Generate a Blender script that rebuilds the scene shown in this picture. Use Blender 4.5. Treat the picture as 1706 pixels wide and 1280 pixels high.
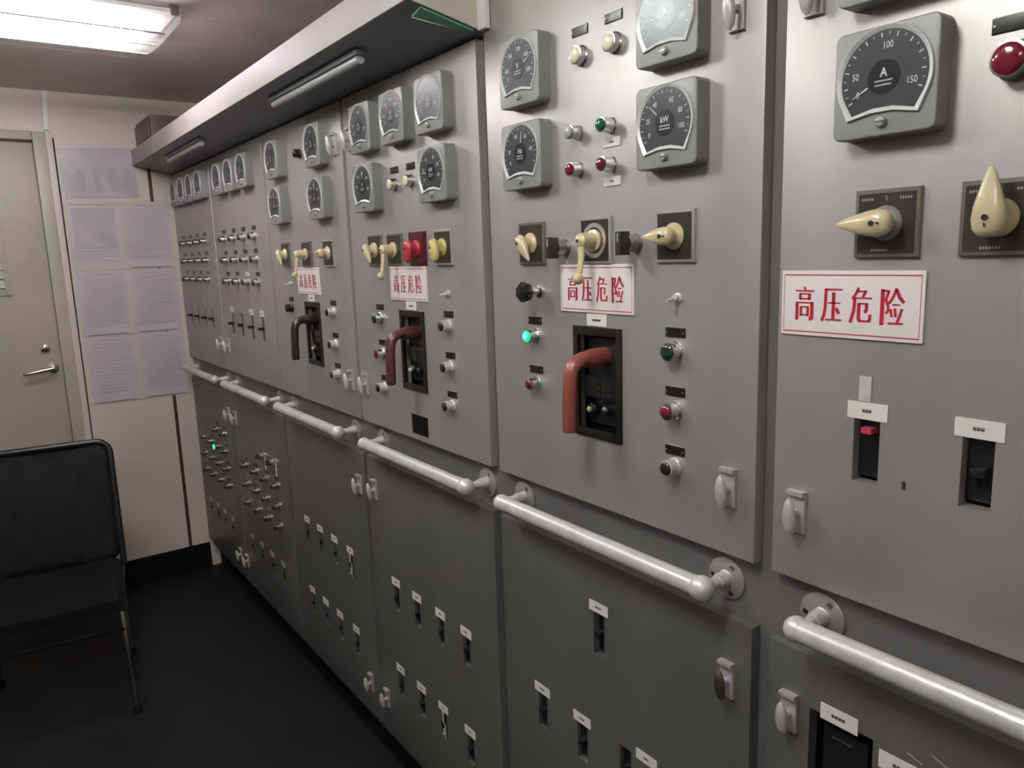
import bpy, bmesh, math, random
from mathutils import Vector, Matrix

C = bpy.context.scene.collection
for o in list(bpy.data.objects):
    bpy.data.objects.remove(o)
random.seed(7)

# ---------------------------------------------------------------- camera, world, lights, exposure
sc = bpy.context.scene
YAW, PITCH, ROLL, FPX = 0.9481374, 0.17311619, 0.03316738, 1251.34
cy_, sy_, ct_, st_, cr_, sr_ = (math.cos(YAW), math.sin(YAW), math.cos(PITCH), math.sin(PITCH),
                                math.cos(ROLL), math.sin(ROLL))
fwd = Vector((-sy_*ct_, cy_*ct_, -st_))
r0 = Vector((cy_, sy_, 0.0))
d0 = fwd.cross(r0)
right = r0*cr_ + d0*sr_
down = -r0*sr_ + d0*cr_
cam_d = bpy.data.cameras.new('camera')
cam_d.sensor_fit = 'HORIZONTAL'
cam_d.sensor_width = 36.0
cam_d.lens = FPX/1706*36.0
cam_d.clip_start = 0.02
cam = bpy.data.objects.new('camera', cam_d)
C.objects.link(cam)
m3 = Matrix((right, -down, -fwd)).transposed()
cam.matrix_world = Matrix.Translation((0, 0, 1.618)) @ m3.to_4x4()
sc.camera = cam

w = bpy.data.worlds.new('world')
sc.world = w
w.use_nodes = True
w.node_tree.nodes['Background'].inputs[0].default_value = (0.6, 0.6, 0.65, 1)
w.node_tree.nodes['Background'].inputs[1].default_value = 0.02

sc.view_settings.view_transform = 'Standard'
sc.view_settings.look = 'None'
sc.view_settings.gamma = 1.0
sc.view_settings.use_curve_mapping = False
sc.view_settings.exposure = 0.45
LAMP_FAR, LAMP_MID, LAMP_NEAR, LAMP_FILL = 62.0, 84.0, 112.0, 44.0

# room dimensions (metres); the switchboard doors lie in the plane y = DP
DP = 0.90
WX, EX, BY, FY, CEIL = -4.10, 1.60, -2.30, 1.50, 2.405

# ---------------------------------------------------------------- materials
MATS = {}


def mat(name, col, rough=0.5, metal=0.0, noise=0.0, nscale=8.0, stretch=(1, 1, 1), bump=0.0, bscale=60.0,
        emit=None, estr=0.0, spec=0.5, coat=0.0, rnoise=0.0):
    m = bpy.data.materials.new(name)
    m.use_nodes = True
    nt = m.node_tree
    b = nt.nodes['Principled BSDF']
    b.inputs['Base Color'].default_value = (*col, 1)
    b.inputs['Roughness'].default_value = rough
    b.inputs['Metallic'].default_value = metal
    b.inputs['Specular IOR Level'].default_value = spec
    b.inputs['Coat Weight'].default_value = coat
    tc = nt.nodes.new('ShaderNodeTexCoord')
    mp = nt.nodes.new('ShaderNodeMapping')
    mp.inputs['Scale'].default_value = stretch
    nt.links.new(tc.outputs['Object'], mp.inputs['Vector'])
    if noise > 0 or rnoise > 0:
        n = nt.nodes.new('ShaderNodeTexNoise')
        n.inputs['Scale'].default_value = nscale
        n.inputs['Detail'].default_value = 5
        nt.links.new(mp.outputs[0], n.inputs['Vector'])
        if noise > 0:
            r = nt.nodes.new('ShaderNodeValToRGB')
            r.color_ramp.elements[0].position = 0.3
            r.color_ramp.elements[1].position = 0.7
            r.color_ramp.elements[0].color = (*[c*(1-noise) for c in col], 1)
            r.color_ramp.elements[1].color = (*[min(1, c*(1+noise)) for c in col], 1)
            nt.links.new(n.outputs['Fac'], r.inputs['Fac'])
            nt.links.new(r.outputs['Color'], b.inputs['Base Color'])
        if rnoise > 0:
            mr = nt.nodes.new('ShaderNodeMapRange')
            mr.inputs['To Min'].default_value = max(0.03, rough-rnoise)
            mr.inputs['To Max'].default_value = rough+rnoise
            nt.links.new(n.outputs['Fac'], mr.inputs['Value'])
            nt.links.new(mr.outputs[0], b.inputs['Roughness'])
    if bump > 0:
        n2 = nt.nodes.new('ShaderNodeTexNoise')
        n2.inputs['Scale'].default_value = bscale
        n2.inputs['Detail'].default_value = 4
        nt.links.new(mp.outputs[0], n2.inputs['Vector'])
        bp = nt.nodes.new('ShaderNodeBump')
        bp.inputs['Strength'].default_value = bump
        bp.inputs['Distance'].default_value = 0.002
        nt.links.new(n2.outputs['Fac'], bp.inputs['Height'])
        nt.links.new(bp.outputs[0], b.inputs['Normal'])
    if emit:
        b.inputs['Emission Color'].default_value = (*emit, 1)
        b.inputs['Emission Strength'].default_value = estr
    MATS[name] = m
    return m


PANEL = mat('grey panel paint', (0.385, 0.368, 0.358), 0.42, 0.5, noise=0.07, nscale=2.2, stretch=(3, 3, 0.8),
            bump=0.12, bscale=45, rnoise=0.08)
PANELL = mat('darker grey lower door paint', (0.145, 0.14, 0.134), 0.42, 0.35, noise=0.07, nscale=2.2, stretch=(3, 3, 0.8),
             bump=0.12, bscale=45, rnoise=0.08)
FRAME = mat('frame paint darkened for shade', (0.15, 0.145, 0.143), 0.42, 0.2, noise=0.06)  # darkened so the recessed band between the doors carries its shade
PLINTH = mat('black plinth', (0.004, 0.004, 0.004), 0.8, spec=0.15)
METERG = mat('meter case grey', (0.235, 0.235, 0.235), 0.38, 0.1, noise=0.05, nscale=20)
RIMW = mat('meter window rim', (0.60, 0.61, 0.60), 0.35, 0.1)
DIAL = mat('dial black', (0.040, 0.042, 0.046), 0.35)
HUB = mat('dial hub black', (0.006, 0.006, 0.007), 0.3)
PRINT = mat('dial print white', (0.62, 0.64, 0.64), 0.5)
SILVER = mat('silver paint', (0.60, 0.575, 0.57), 0.36, 0.25, noise=0.12, nscale=30, bump=0.25, bscale=60)
CHROME = mat('chrome', (0.72, 0.71, 0.69), 0.18, 1.0)
DARKCH = mat('dull chrome', (0.33, 0.32, 0.30), 0.3, 1.0)
LATCHP = mat('latch silver', (0.62, 0.60, 0.60), 0.30, 0.3, noise=0.12, nscale=40)
LATCHB = mat('latch plate paint', (0.46, 0.44, 0.44), 0.38, 0.3, noise=0.08, nscale=40)
BRASSY = mat('worn brown brass latch', (0.30, 0.25, 0.17), 0.3, 0.9, noise=0.2, nscale=40)
CREAM = mat('cream bakelite', (0.58, 0.485, 0.29), 0.28, noise=0.10, nscale=30, coat=0.3)
YELLOW = mat('yellow bakelite', (0.50, 0.41, 0.15), 0.3, noise=0.08, nscale=30)
REDK = mat('red switch plastic', (0.40, 0.035, 0.045), 0.35, noise=0.1, nscale=30)
BLACK = mat('black plastic', (0.012, 0.011, 0.011), 0.32)
BLACKM = mat('matte black', (0.003, 0.003, 0.003), 0.85, spec=0.1)
BROWNPL = mat('dark brown switch plate', (0.034, 0.028, 0.024), 0.30, noise=0.15, nscale=20)
REDPL = mat('dark red switch plate', (0.075, 0.010, 0.014), 0.30)
BRONZE = mat('bronzed plate frame', (0.27, 0.25, 0.21), 0.28, 0.7)
LIGHTFR = mat('bright plate frame', (0.55, 0.53, 0.50), 0.3, 0.6)
NAMEP = mat('black engraved nameplate', (0.009, 0.008, 0.007), 0.32)
NAMEE = mat('nameplate edge', (0.35, 0.34, 0.32), 0.35, 0.5)
LRED = mat('red lens', (0.15, 0.010, 0.025), 0.14, coat=0.6)
LGREEN = mat('green lens', (0.008, 0.10, 0.05), 0.14, coat=0.6)
LDGREEN = mat('dark green lens', (0.008, 0.035, 0.025), 0.14, coat=0.6)
LCREAM = mat('cream lens', (0.70, 0.66, 0.48), 0.25, coat=0.3)
LGREY = mat('grey button cap', (0.32, 0.33, 0.33), 0.3)
LDARK = mat('dark brown button cap', (0.025, 0.018, 0.015), 0.2, coat=0.4)
LIT = mat('lit green lens', (0.02, 0.6, 0.3), 0.2, emit=(0.0, 1.0, 0.22), estr=1.2)
LITC = mat('lit green lens core', (0.2, 0.9, 0.7), 0.2, emit=(0.10, 1.0, 0.33), estr=1.7)
LITS = mat('lit small green lens', (0.02, 0.6, 0.25), 0.2, emit=(0.03, 1.0, 0.28), estr=1.6)
SIGN = mat('white sign plastic', (0.78, 0.72, 0.72), 0.28, noise=0.02)
SIGNR = mat('red sign print', (0.42, 0.012, 0.03), 0.4)
STICK = mat('white paper label', (0.72, 0.69, 0.66), 0.55)
INK = mat('label ink', (0.06, 0.055, 0.05), 0.6)
INKG = mat('grey document print', (0.40, 0.375, 0.39), 0.7)
TAPE = mat('clear tape', (0.52, 0.50, 0.47), 0.2, noise=0.15, nscale=60)
HANDR = mat('salmon red breaker handle', (0.21, 0.055, 0.042), 0.33, noise=0.14, nscale=25)
HANDD = mat('dark maroon breaker handle', (0.085, 0.028, 0.028), 0.30, noise=0.2, nscale=25)
HANDB = mat('dark brown breaker handle', (0.024, 0.015, 0.013), 0.30)
BREAK = mat('breaker body black', (0.010, 0.010, 0.011), 0.28)
BREAKFR = mat('breaker frame black', (0.009, 0.008, 0.007), 0.4)
PINK = mat('pink breaker toggle', (0.45, 0.05, 0.09), 0.4)
WALLM = mat('cream painted wall', (0.60, 0.52, 0.465), 0.42, noise=0.04, nscale=3, bump=0.05, bscale=12)
WALLB = mat('beige painted wall', (0.30, 0.275, 0.255), 0.5, noise=0.04, nscale=3)
DOORM = mat('cream painted steel door', (0.40, 0.35, 0.27), 0.40, noise=0.07, nscale=4, bump=0.05, bscale=12)
CEILM = None
FLOORM = mat('black rubber floor', (0.0055, 0.0052, 0.005), 0.62, noise=0.35, nscale=5, bump=0.3, bscale=90, spec=0.3)
TRIMD = mat('dark brown joint strip', (0.045, 0.025, 0.02), 0.5)
FASC = mat('grey fascia paint', (0.38, 0.345, 0.352), 0.6, 0.1, noise=0.04)
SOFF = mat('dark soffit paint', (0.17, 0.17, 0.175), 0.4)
ENDP = mat('cream end panel paint', (0.50, 0.47, 0.38), 0.45, noise=0.05)
GREENP = mat('green primer', (0.09, 0.27, 0.19), 0.45, noise=0.1, nscale=20)
WHITEP = mat('white painted plastic', (0.74, 0.72, 0.72), 0.4)
PAPER = mat('sheet paper', (0.52, 0.48, 0.50), 0.33, noise=0.03, nscale=6, spec=0.6)
PAPERB = mat('bluish faded paper', (0.43, 0.40, 0.42), 0.35, noise=0.10, nscale=9)
FABRIC = mat('black chair fabric', (0.004, 0.004, 0.004), 0.85, spec=0.15, bump=0.4, bscale=300)
CHFR = mat('black chair frame', (0.012, 0.012, 0.012), 0.35)
JBOX = mat('brown junction box', (0.07, 0.045, 0.035), 0.45, noise=0.2, nscale=20)
TUBEU = mat('unlit fluorescent tube', (0.36, 0.36, 0.36), 0.35)
TUBEL = mat('lit fluorescent tube', (0.9, 0.9, 0.9), 0.4, emit=(1.0, 0.93, 0.95), estr=LAMP_FAR)
TUBEN = mat('lit fluorescent tube near', (0.9, 0.9, 0.9), 0.4, emit=(0.98, 1.0, 0.95), estr=LAMP_NEAR)
TUBEM = mat('lit fluorescent tube middle', (0.9, 0.9, 0.9), 0.4, emit=(0.97, 1.0, 0.96), estr=LAMP_MID)
TUBEF = mat('added fill lamp tube', (0.9, 0.9, 0.9), 0.4, emit=(1.0, 0.95, 0.93), estr=LAMP_FILL)
SCRATCH = mat('bare metal scratch', (0.45, 0.40, 0.40), 0.35, 0.6)


def special_mats():
    global CEILM, MESHM, COVER, GLASS
    # ceiling: painted metal planks with fine dark seams that run along y
    m = mat('ceiling planks', (0.74, 0.66, 0.64), 0.5, noise=0.04)
    nt = m.node_tree
    b = nt.nodes['Principled BSDF']
    CEILM = m
    # breathing mesh of the chair back
    m = mat('black woven mesh', (0.008, 0.008, 0.008), 0.6, spec=0.2)
    nt = m.node_tree
    b = nt.nodes['Principled BSDF']
    tc = nt.nodes.new('ShaderNodeTexCoord')
    wv = nt.nodes.new('ShaderNodeTexNoise')
    wv.inputs['Scale'].default_value = 9
    nt.links.new(tc.outputs['Object'], wv.inputs['Vector'])
    mr = nt.nodes.new('ShaderNodeMapRange')
    mr.inputs['From Min'].default_value = 0.35
    mr.inputs['From Max'].default_value = 0.7
    mr.inputs['To Min'].default_value = 0.90
    mr.inputs['To Max'].default_value = 1.0
    nt.links.new(wv.outputs['Fac'], mr.inputs['Value'])
    nt.links.new(mr.outputs[0], b.inputs['Alpha'])
    MESHM = m
    # prismatic lamp cover and instrument glass: mostly clear
    for nm, col, clear, rough in (('prismatic lamp cover', (0.85, 0.82, 0.83), 0.88, 0.25),
                                  ('instrument glass', (0.5, 0.55, 0.58), 0.985, 0.06)):
        m = bpy.data.materials.new(nm)
        m.use_nodes = True
        nt = m.node_tree
        b = nt.nodes['Principled BSDF']
        b.inputs['Base Color'].default_value = (*col, 1)
        b.inputs['Roughness'].default_value = rough
        t = nt.nodes.new('ShaderNodeBsdfTransparent')
        if nm.startswith('inst'):
            g = nt.nodes.new('ShaderNodeBsdfGlossy')
            g.inputs['Color'].default_value = (0.9, 0.95, 1, 1)
            g.inputs['Roughness'].default_value = 0.24
            src = g.outputs[0]
        else:
            tr = nt.nodes.new('ShaderNodeBsdfTranslucent')
            tr.inputs['Color'].default_value = (0.9, 0.86, 0.87, 1)
            mx0 = nt.nodes.new('ShaderNodeMixShader')
            mx0.inputs[0].default_value = 0.5
            nt.links.new(b.outputs[0], mx0.inputs[1])
            nt.links.new(tr.outputs[0], mx0.inputs[2])
            src = mx0.outputs[0]
        mx = nt.nodes.new('ShaderNodeMixShader')
        mx.inputs[0].default_value = clear
        nt.links.new(src, mx.inputs[1])
        nt.links.new(t.outputs[0], mx.inputs[2])
        nt.links.new(mx.outputs[0], nt.nodes['Material Output'].inputs['Surface'])
        MATS[nm] = m
    COVER = MATS['prismatic lamp cover']
    GLASS = MATS['instrument glass']


special_mats()


# ---------------------------------------------------------------- mesh helpers
class MB:
    """collects shapes for one mesh object; materials by slot"""

    def __init__(self):
        self.bm = bmesh.new()
        self.mats = []

    def _slot(self, m):
        if m not in self.mats:
            self.mats.append(m)
        return self.mats.index(m)

    def _fin(self, faces, m):
        s = self._slot(m)
        for f in faces:
            f.material_index = s

    def box(self, x0, x1, y0, y1, z0, z1, m=None, bev=0.0, seg=2):
        v = [self.bm.verts.new(p) for p in ((x0, y0, z0), (x1, y0, z0), (x1, y1, z0), (x0, y1, z0),
                                            (x0, y0, z1), (x1, y0, z1), (x1, y1, z1), (x0, y1, z1))]
        fs = [self.bm.faces.new([v[i] for i in q]) for q in
              ((0, 3, 2, 1), (4, 5, 6, 7), (0, 1, 5, 4), (1, 2, 6, 5), (2, 3, 7, 6), (3, 0, 4, 7))]
        if bev > 0:
            es = list({e for f in fs for e in f.edges})
            r = bmesh.ops.bevel(self.bm, geom=es, offset=bev, segments=seg, profile=0.7, affect='EDGES')
            fs = [f for f in r['faces']] + [f for f in fs if f.is_valid]
        self._fin(fs, m)
        return self

    def prism(self, pts, y0, y1, m=None, bev=0.0):
        """polygon in (x, z), front at y0 (towards the viewer), back at y1"""
        a = [self.bm.verts.new((p[0], y0, p[1])) for p in pts]
        b = [self.bm.verts.new((p[0], y1, p[1])) for p in pts]
        n = len(pts)
        fs = [self.bm.faces.new(a), self.bm.faces.new(b[::-1])]
        for i in range(n):
            fs.append(self.bm.faces.new([a[i], b[i], b[(i+1) % n], a[(i+1) % n]]))
        if bev > 0:
            es = list(fs[0].edges)
            r = bmesh.ops.bevel(self.bm, geom=es, offset=bev, segments=3, profile=0.6, affect='EDGES')
            fs = list(r['faces']) + [f for f in fs if f.is_valid]
        self._fin(fs, m)
        return self

    def rings(self, rings, m=None, cap0=True, cap1=True, closed=True):
        vs = [[self.bm.verts.new(p) for p in r] for r in rings]
        fs = []
        n = len(rings[0])
        for a, b in zip(vs, vs[1:]):
            for i in range(n if closed else n-1):
                fs.append(self.bm.faces.new([a[i], a[(i+1) % n], b[(i+1) % n], b[i]]))
        if cap0:
            fs.append(self.bm.faces.new(vs[0][::-1]))
        if cap1:
            fs.append(self.bm.faces.new(vs[-1]))
        self._fin(fs, m)
        return self

    def lathe(self, prof, cx=0, cz=0, m=None, seg=24, axis='y', c3=None):
        """profile of (radius, distance along axis); axis y goes from the panel towards -y"""
        rs = []
        for r, d in prof:
            r = max(r, 1e-5)
            ring = []
            for i in range(seg):
                a = 2*math.pi*i/seg
                if axis == 'y':
                    ring.append((cx + r*math.cos(a), -d, cz + r*math.sin(a)))
                elif axis == 'x':
                    ring.append((c3[0] + d, c3[1] + r*math.cos(a), c3[2] + r*math.sin(a)))
                else:
                    ring.append((c3[0] + r*math.cos(a), c3[1] + r*math.sin(a), c3[2] + d))
            rs.append(ring)
        return self.rings(rs, m)

    def tube(self, path, rad, m=None, seg=12, flat=1.0, up=None):
        """round tube along a path; rad a number or list; flat squashes across 'up'"""
        path = [Vector(p) for p in path]
        rs = []
        n = len(path)
        rr = rad if isinstance(rad, (list, tuple)) else [rad]*n
        pu = None
        for i, p in enumerate(path):
            if i == 0:
                t = path[1]-path[0]
            elif i == n-1:
                t = path[-1]-path[-2]
            else:
                t = (path[i+1]-p).normalized() + (p-path[i-1]).normalized()
            t.normalize()
            if pu is None:
                u = Vector(up) if up else (Vector((0, 0, 1)) if abs(t.z) < 0.9 else Vector((1, 0, 0)))
            else:
                u = pu
            u = (u - t*u.dot(t)).normalized()
            pu = u
            v = t.cross(u)
            rs.append([p + u*(rr[i]*math.cos(2*math.pi*k/seg))*1.0 + v*(rr[i]*flat*math.sin(2*math.pi*k/seg))
                       for k in range(seg)])
        return self.rings(rs, m)

    def sphere(self, c, r, m=None, seg=20, ring=12, sc3=(1, 1, 1)):
        rs = []
        for j in range(ring+1):
            a = math.pi*j/ring
            rs.append([(c[0]+sc3[0]*max(r*math.sin(a), 1e-5)*math.cos(2*math.pi*i/seg),
                        c[1]+sc3[1]*max(r*math.sin(a), 1e-5)*math.sin(2*math.pi*i/seg),
                        c[2]-sc3[2]*r*math.cos(a)) for i in range(seg)])
        return self.rings(rs, m)

    def text(self, s, size, x, z, y, m=None, sx=1.0, bold=0.0, align='CENTER'):
        cu = bpy.data.curves.new('t', 'FONT')
        cu.body = s
        cu.size = size
        cu.align_x = align
        cu.align_y = 'CENTER'
        cu.offset = bold
        cu.resolution_u = 3
        o = bpy.data.objects.new('t', cu)
        C.objects.link(o)
        bpy.context.view_layer.update()
        me = bpy.data.meshes.new_from_object(o.evaluated_get(bpy.context.evaluated_depsgraph_get()))
        me.transform(Matrix(((sx, 0, 0, x), (0, 0, -1, y), (0, 1, 0, z), (0, 0, 0, 1))))
        k = len(self.bm.faces)
        self.bm.from_mesh(me)
        self.bm.faces.ensure_lookup_table()
        self._fin(self.bm.faces[k:], m)
        bpy.data.objects.remove(o)
        bpy.data.curves.remove(cu)
        bpy.data.meshes.remove(me)
        return self

    def quad(self, pts, m=None):
        f = self.bm.faces.new([self.bm.verts.new(p) for p in pts])
        self._fin([f], m)
        return self

    def build(self, name, m=None, parent=None, loc=None, ang=35):
        me = bpy.data.meshes.new(name)
        bmesh.ops.recalc_face_normals(self.bm, faces=self.bm.faces)
        self.bm.to_mesh(me)
        self.bm.free()
        for x in ([m if q is None else q for q in self.mats] or [m]):
            me.materials.append(x)
        me.shade_smooth()
        me.set_sharp_from_angle(angle=math.radians(ang))
        o = bpy.data.objects.new(name, me)
        C.objects.link(o)
        if parent is not None:
            o.parent = parent
        if loc is not None:
            o.location = loc
        return o


def tag(o, label, cat, group=None):
    o['label'] = label
    o['category'] = cat
    if group:
        o['group'] = group
    return o


def thing(name, loc=(0, 0, 0), rz=0.0):
    o = bpy.data.objects.new(name, None)
    o.empty_display_size = 0.03
    C.objects.link(o)
    o.location = loc
    o.rotation_euler = (0, 0, rz)
    return o


KIDS = {}


def dup(o, parent=None):
    c = o.copy()
    C.objects.link(c)
    if parent is not None:
        c.parent = parent
    for ch in list(o.children):
        dup(ch, c)
    return c


PROTO = {}


def place(key, fn, x, z, label, cat, group=None, y=DP):
    """first use builds the thing, later uses copy it with all its parts"""
    if key in PROTO:
        o = dup(PROTO[key])
        for k in ('label', 'category', 'group'):
            if k in o:
                del o[k]
    else:
        o = fn()
        PROTO[key] = o
    o.location = (x, y, z)
    tag(o, label, cat, group)
    return o


def struct(o):
    o['kind'] = 'structure'
    return o


CAB = {1: 'farthest cabinet', 2: 'second farthest cabinet', 3: 'third farthest cabinet',
       4: 'third nearest cabinet', 5: 'second nearest cabinet', 6: 'nearest cabinet'}
ORD = ['first', 'second', 'third', 'fourth']

# ---------------------------------------------------------------- the setting
mb = MB().box(WX-0.1, EX, BY, FY, -0.1, 0.0)
struct(mb.build('floor', FLOORM))
mb = MB()
nseam = 0
xs = [WX-0.1]
x = -3.92
while x < EX:
    xs.append(x)
    x += 0.30
xs.append(EX)
for a, b in zip(xs, xs[1:]):
    mb.box(a+0.0015, b-0.0015, BY, FY, CEIL, CEIL+0.02)
mb.box(WX-0.1, EX, BY, FY, CEIL+0.012, CEIL+0.1, BLACKM)
o = mb.build('ceiling', CEILM)
struct(o)
struct(MB().box(WX-0.12, WX, 0.42, FY, 0, CEIL, WALLM).box(WX-0.12, WX, BY, 0.42, 2.20, CEIL, WALLM)
       .box(WX-0.12, WX, BY, -0.60, 0, 2.20, WALLM).build('wall_left', WALLM))
struct(MB().box(WX, EX, BY-0.1, BY, 0, CEIL).build('wall_back', WALLB))
struct(MB().box(EX, EX+0.1, BY, FY, 0, CEIL).build('wall_right', WALLB))
struct(MB().box(WX, EX, FY, FY+0.1, 0, CEIL).build('wall_front', WALLM))
struct(MB().box(WX, WX+0.012, 0.42, 0.90, 0.0, 0.135).build('baseboard_left', PLINTH))
struct(MB().box(WX, WX+0.0012, 0.797, 0.813, 0.13, 2.10).build('trim_1', TRIMD))
struct(MB().box(WX, WX+0.022, 0.385, 0.412, 0.0, 2.225, None, 0.004).build('trim_2', WALLM))

# steel door in the end wall: frame, leaf with a recessed louvre field, lever and key turn
dr = struct(MB().box(WX-0.05, WX-0.02, -0.58, 0.335, 0.02, 2.185, None, 0.003).build('door_1', DOORM))
fr = MB()
fr.box(WX-0.10, WX+0.035, 0.333, 0.385, 0.0, 2.222, None, 0.006)
fr.box(WX-0.10, WX+0.035, -0.63, -0.578, 0.0, 2.222, None, 0.006)
fr.box(WX-0.10, WX+0.035, -0.578, 0.333, 2.183, 2.222, None, 0.006)
fr.build('door_frame', DOORM, dr)
lv = MB()
lv.box(WX-0.022, WX-0.010, -0.42, -0.40, 1.50, 2.05, None, 0.002)
lv.box(WX-0.022, WX-0.010, 0.155, 0.175, 1.50, 2.05, None, 0.002)
lv.box(WX-0.022, WX-0.010, -0.40, 0.155, 1.50, 1.52, None, 0.002)
lv.box(WX-0.022, WX-0.010, -0.40, 0.155, 2.03, 2.05, None, 0.002)
for k in range(12):
    z = 1.535+k*0.041
    lv.quad([(WX-0.020, -0.40, z+0.035), (WX-0.020, 0.155, z+0.035), (WX-0.008, 0.155, z), (WX-0.008, -0.40, z)])
lv.build('louvre_panel', DOORM, dr)
hd = MB()
hd.lathe([(0.024, 0), (0.024, 0.006), (0.010, 0.008), (0.010, 0.05)], m=CHROME, axis='x', c3=(WX-0.02, 0.297, 1.155), seg=16)
hd.tube([(WX+0.028, 0.297, 1.155), (WX+0.034, 0.25, 1.150), (WX+0.034, 0.19, 1.142), (WX+0.030, 0.172, 1.14)],
        [0.010, 0.009, 0.008, 0.007], CHROME)
hd.build('door_handle', CHROME, dr)
hd = MB()
hd.lathe([(0.018, 0), (0.018, 0.008), (0.012, 0.012)], m=CHROME, axis='x', c3=(WX-0.02, 0.275, 1.249), seg=16)
hd.box(WX-0.01, WX+0.012, 0.255, 0.290, 1.242, 1.256, CHROME, 0.002)
hd.build('door_lock', CHROME, dr)

# ---------------------------------------------------------------- papers on the end wall
def sheet(y0, y1, z1, z0, label, style, m=PAPER, tilt=0.0):
    mb = MB()
    cyy, czz = (y0+y1)/2, (z0+z1)/2
    hw, hh = (y1-y0)/2, (z1-z0)/2
    n = 6
    # slightly curling sheet in a clear sleeve
    pr = [[(0.0034 + 0.0013*math.sin(3.1*i/n + k), -hw+2*hw*i/n, hh - 2*hh*k/4) for i in range(n+1)] for k in range(5)]
    for k in range(4):
        for i in range(n):
            mb.quad([pr[k][i], pr[k+1][i], pr[k+1][i+1], pr[k][i+1]], m)
    X = 0.0058
    if style == 'table':
        for k in range(5):
            zz = hh - 0.02 - k*0.042
            mb.box(X-0.0004, X, -hw*0.9, hw*0.9, zz-0.0008, zz, INKG)
        for k in range(4):
            yy = -hw*0.6 + k*hw*0.42
            mb.box(X-0.0004, X, yy, yy+0.028, -hh*0.75, hh*0.15, INKG)
    elif style == 'picture':
        mb.box(X-0.0004, X, -hw*0.82, hw*0.82, -hh*0.35, hh*0.80, PAPERB)
        for k in range(4):
            mb.box(X, X+0.0003, -hw*0.8, hw*(0.75-0.1*(k % 2)), hh*0.9-k*0.0, hh*0.9+0.0015, INKG)
        for k in range(5):
            zz = -hh*0.45-k*0.013
            mb.box(X-0.0004, X, -hw*0.8, hw*0.75, zz, zz+0.0012, INKG)
    else:
        rows = 22 if style == 'text' else 15
        mb.box(X-0.0004, X, -hw*0.45, hw*0.35, hh*0.87, hh*0.90, INKG)
        for k in range(rows):
            zz = hh*0.78 - k*(1.55*hh/rows)
            L = hw*(0.80 if random.random() < 0.7 else random.uniform(0.1, 0.6))
            mb.box(X-0.0004, X, -hw*0.80, L, zz, zz+0.0022, INKG)
        mb.box(X-0.0004, X, -hw*0.8, hw*0.8, -hh*0.965, -hh*0.95, INK)
    o = mb.build('document_sheet', m)
    o.location = (WX, cyy, czz)
    o.rotation_euler = (tilt, 0, 0)
    tag(o, label, 'paper', 'documents taped to the end wall')


sheet(0.43, 0.745, 2.165, 1.935, 'bluish landscape table sheet, topmost of the papers on the end wall', 'table', PAPERB, 0.05)
grid = [(1.921, 1.60), (1.597, 1.285), (1.282, 0.955)]
names = [('picture', 'text'), ('text', 'text'), ('note', 'text')]
rown = ['top', 'middle', 'bottom']
for r, (za, zb) in enumerate(grid):
    for c, (ya, yb) in enumerate([(0.430, 0.648), (0.652, 0.878)]):
        sheet(ya+0.006*r, yb+0.003*r-0.002*c*r, za-0.0, zb,
              'printed sheet in the %s row of the end wall notices, %s column' %
              (rown[r], ('left', 'right')[c]), names[r][c])

# narrow white strip above the door corner
o = MB().box(-0.010, 0.0, -0.011, 0.011, -0.085, 0.085, None, 0.003).build('white_strip', WHITEP)
o.location = (WX+0.012, 0.40, 2.318)
o.rotation_euler = (-0.06, 0, 0)
tag(o, 'narrow white strip on the wall above the door frame corner', 'strip')


# ---------------------------------------------------------------- ceiling lamps
def lamp(x, y0, y1, mt, label, group):
    t = thing('ceiling_lamp', (x, (y0+y1)/2, CEIL))
    h = (y1-y0)/2
    MB().box(-0.145, 0.145, -h+0.01, h-0.01, -0.022, -0.001, None, 0.004).build('lamp_tray', WHITEP, t)
    cv = MB()
    # trapezoid cover with chamfered ends
    r1 = [(-0.165, -h, -0.02), (0.165, -h, -0.02), (0.165, h, -0.02), (-0.165, h, -0.02)]
    r2 = [(-0.165, -h, -0.045), (0.165, -h, -0.045), (0.165, h, -0.045), (-0.165, h, -0.045)]
    r3 = [(-0.135, -h+0.04, -0.078), (0.135, -h+0.04, -0.078), (0.135, h-0.04, -0.078), (-0.135, h-0.04, -0.078)]
    cv.rings([r1, r2, r3], None, cap0=False)
    cv.build('lamp_cover', COVER, t, ang=20)
    for xx, zz in ((-0.137, -0.0775), (0.0, -0.0795), (0.137, -0.0775)):
        MB().box(xx-0.004, xx+0.004, -h+0.045, h-0.045, zz-0.002, zz+0.001).build('cover_rib', LGREY, t)
    for s in (-1, 1):
        MB().tube([(s*0.062, -h+0.09, -0.048), (s*0.062, h-0.09, -0.048)], 0.013, mt, 14).build('lamp_tube', mt, t)
    MB().box(0.166, 0.176, h-0.03, h-0.005, -0.03, -0.001, None, 0.002).build('cover_clip', DARKCH, t)
    tag(t, label, 'lamp', group)
    return t


lamp(-2.785, 0.0, 0.655, TUBEL, 'twin-tube fluorescent ceiling lamp with clear ribbed cover, lit, at upper left', None)
lamp(-1.75, -0.45, 0.20, TUBEM, 'twin-tube fluorescent ceiling lamp in front of the third nearest cabinet', None)
lamp(-0.68, -0.33, 0.29, TUBEN, 'twin-tube fluorescent ceiling lamp in front of the two nearest cabinets', None)
lamp(0.60, -1.60, -0.40, TUBEF, 'added twin-tube fill lamp on the ceiling behind the viewer', None)  # unseen lamp added as fill for the end wall and nearest cabinet

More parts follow.
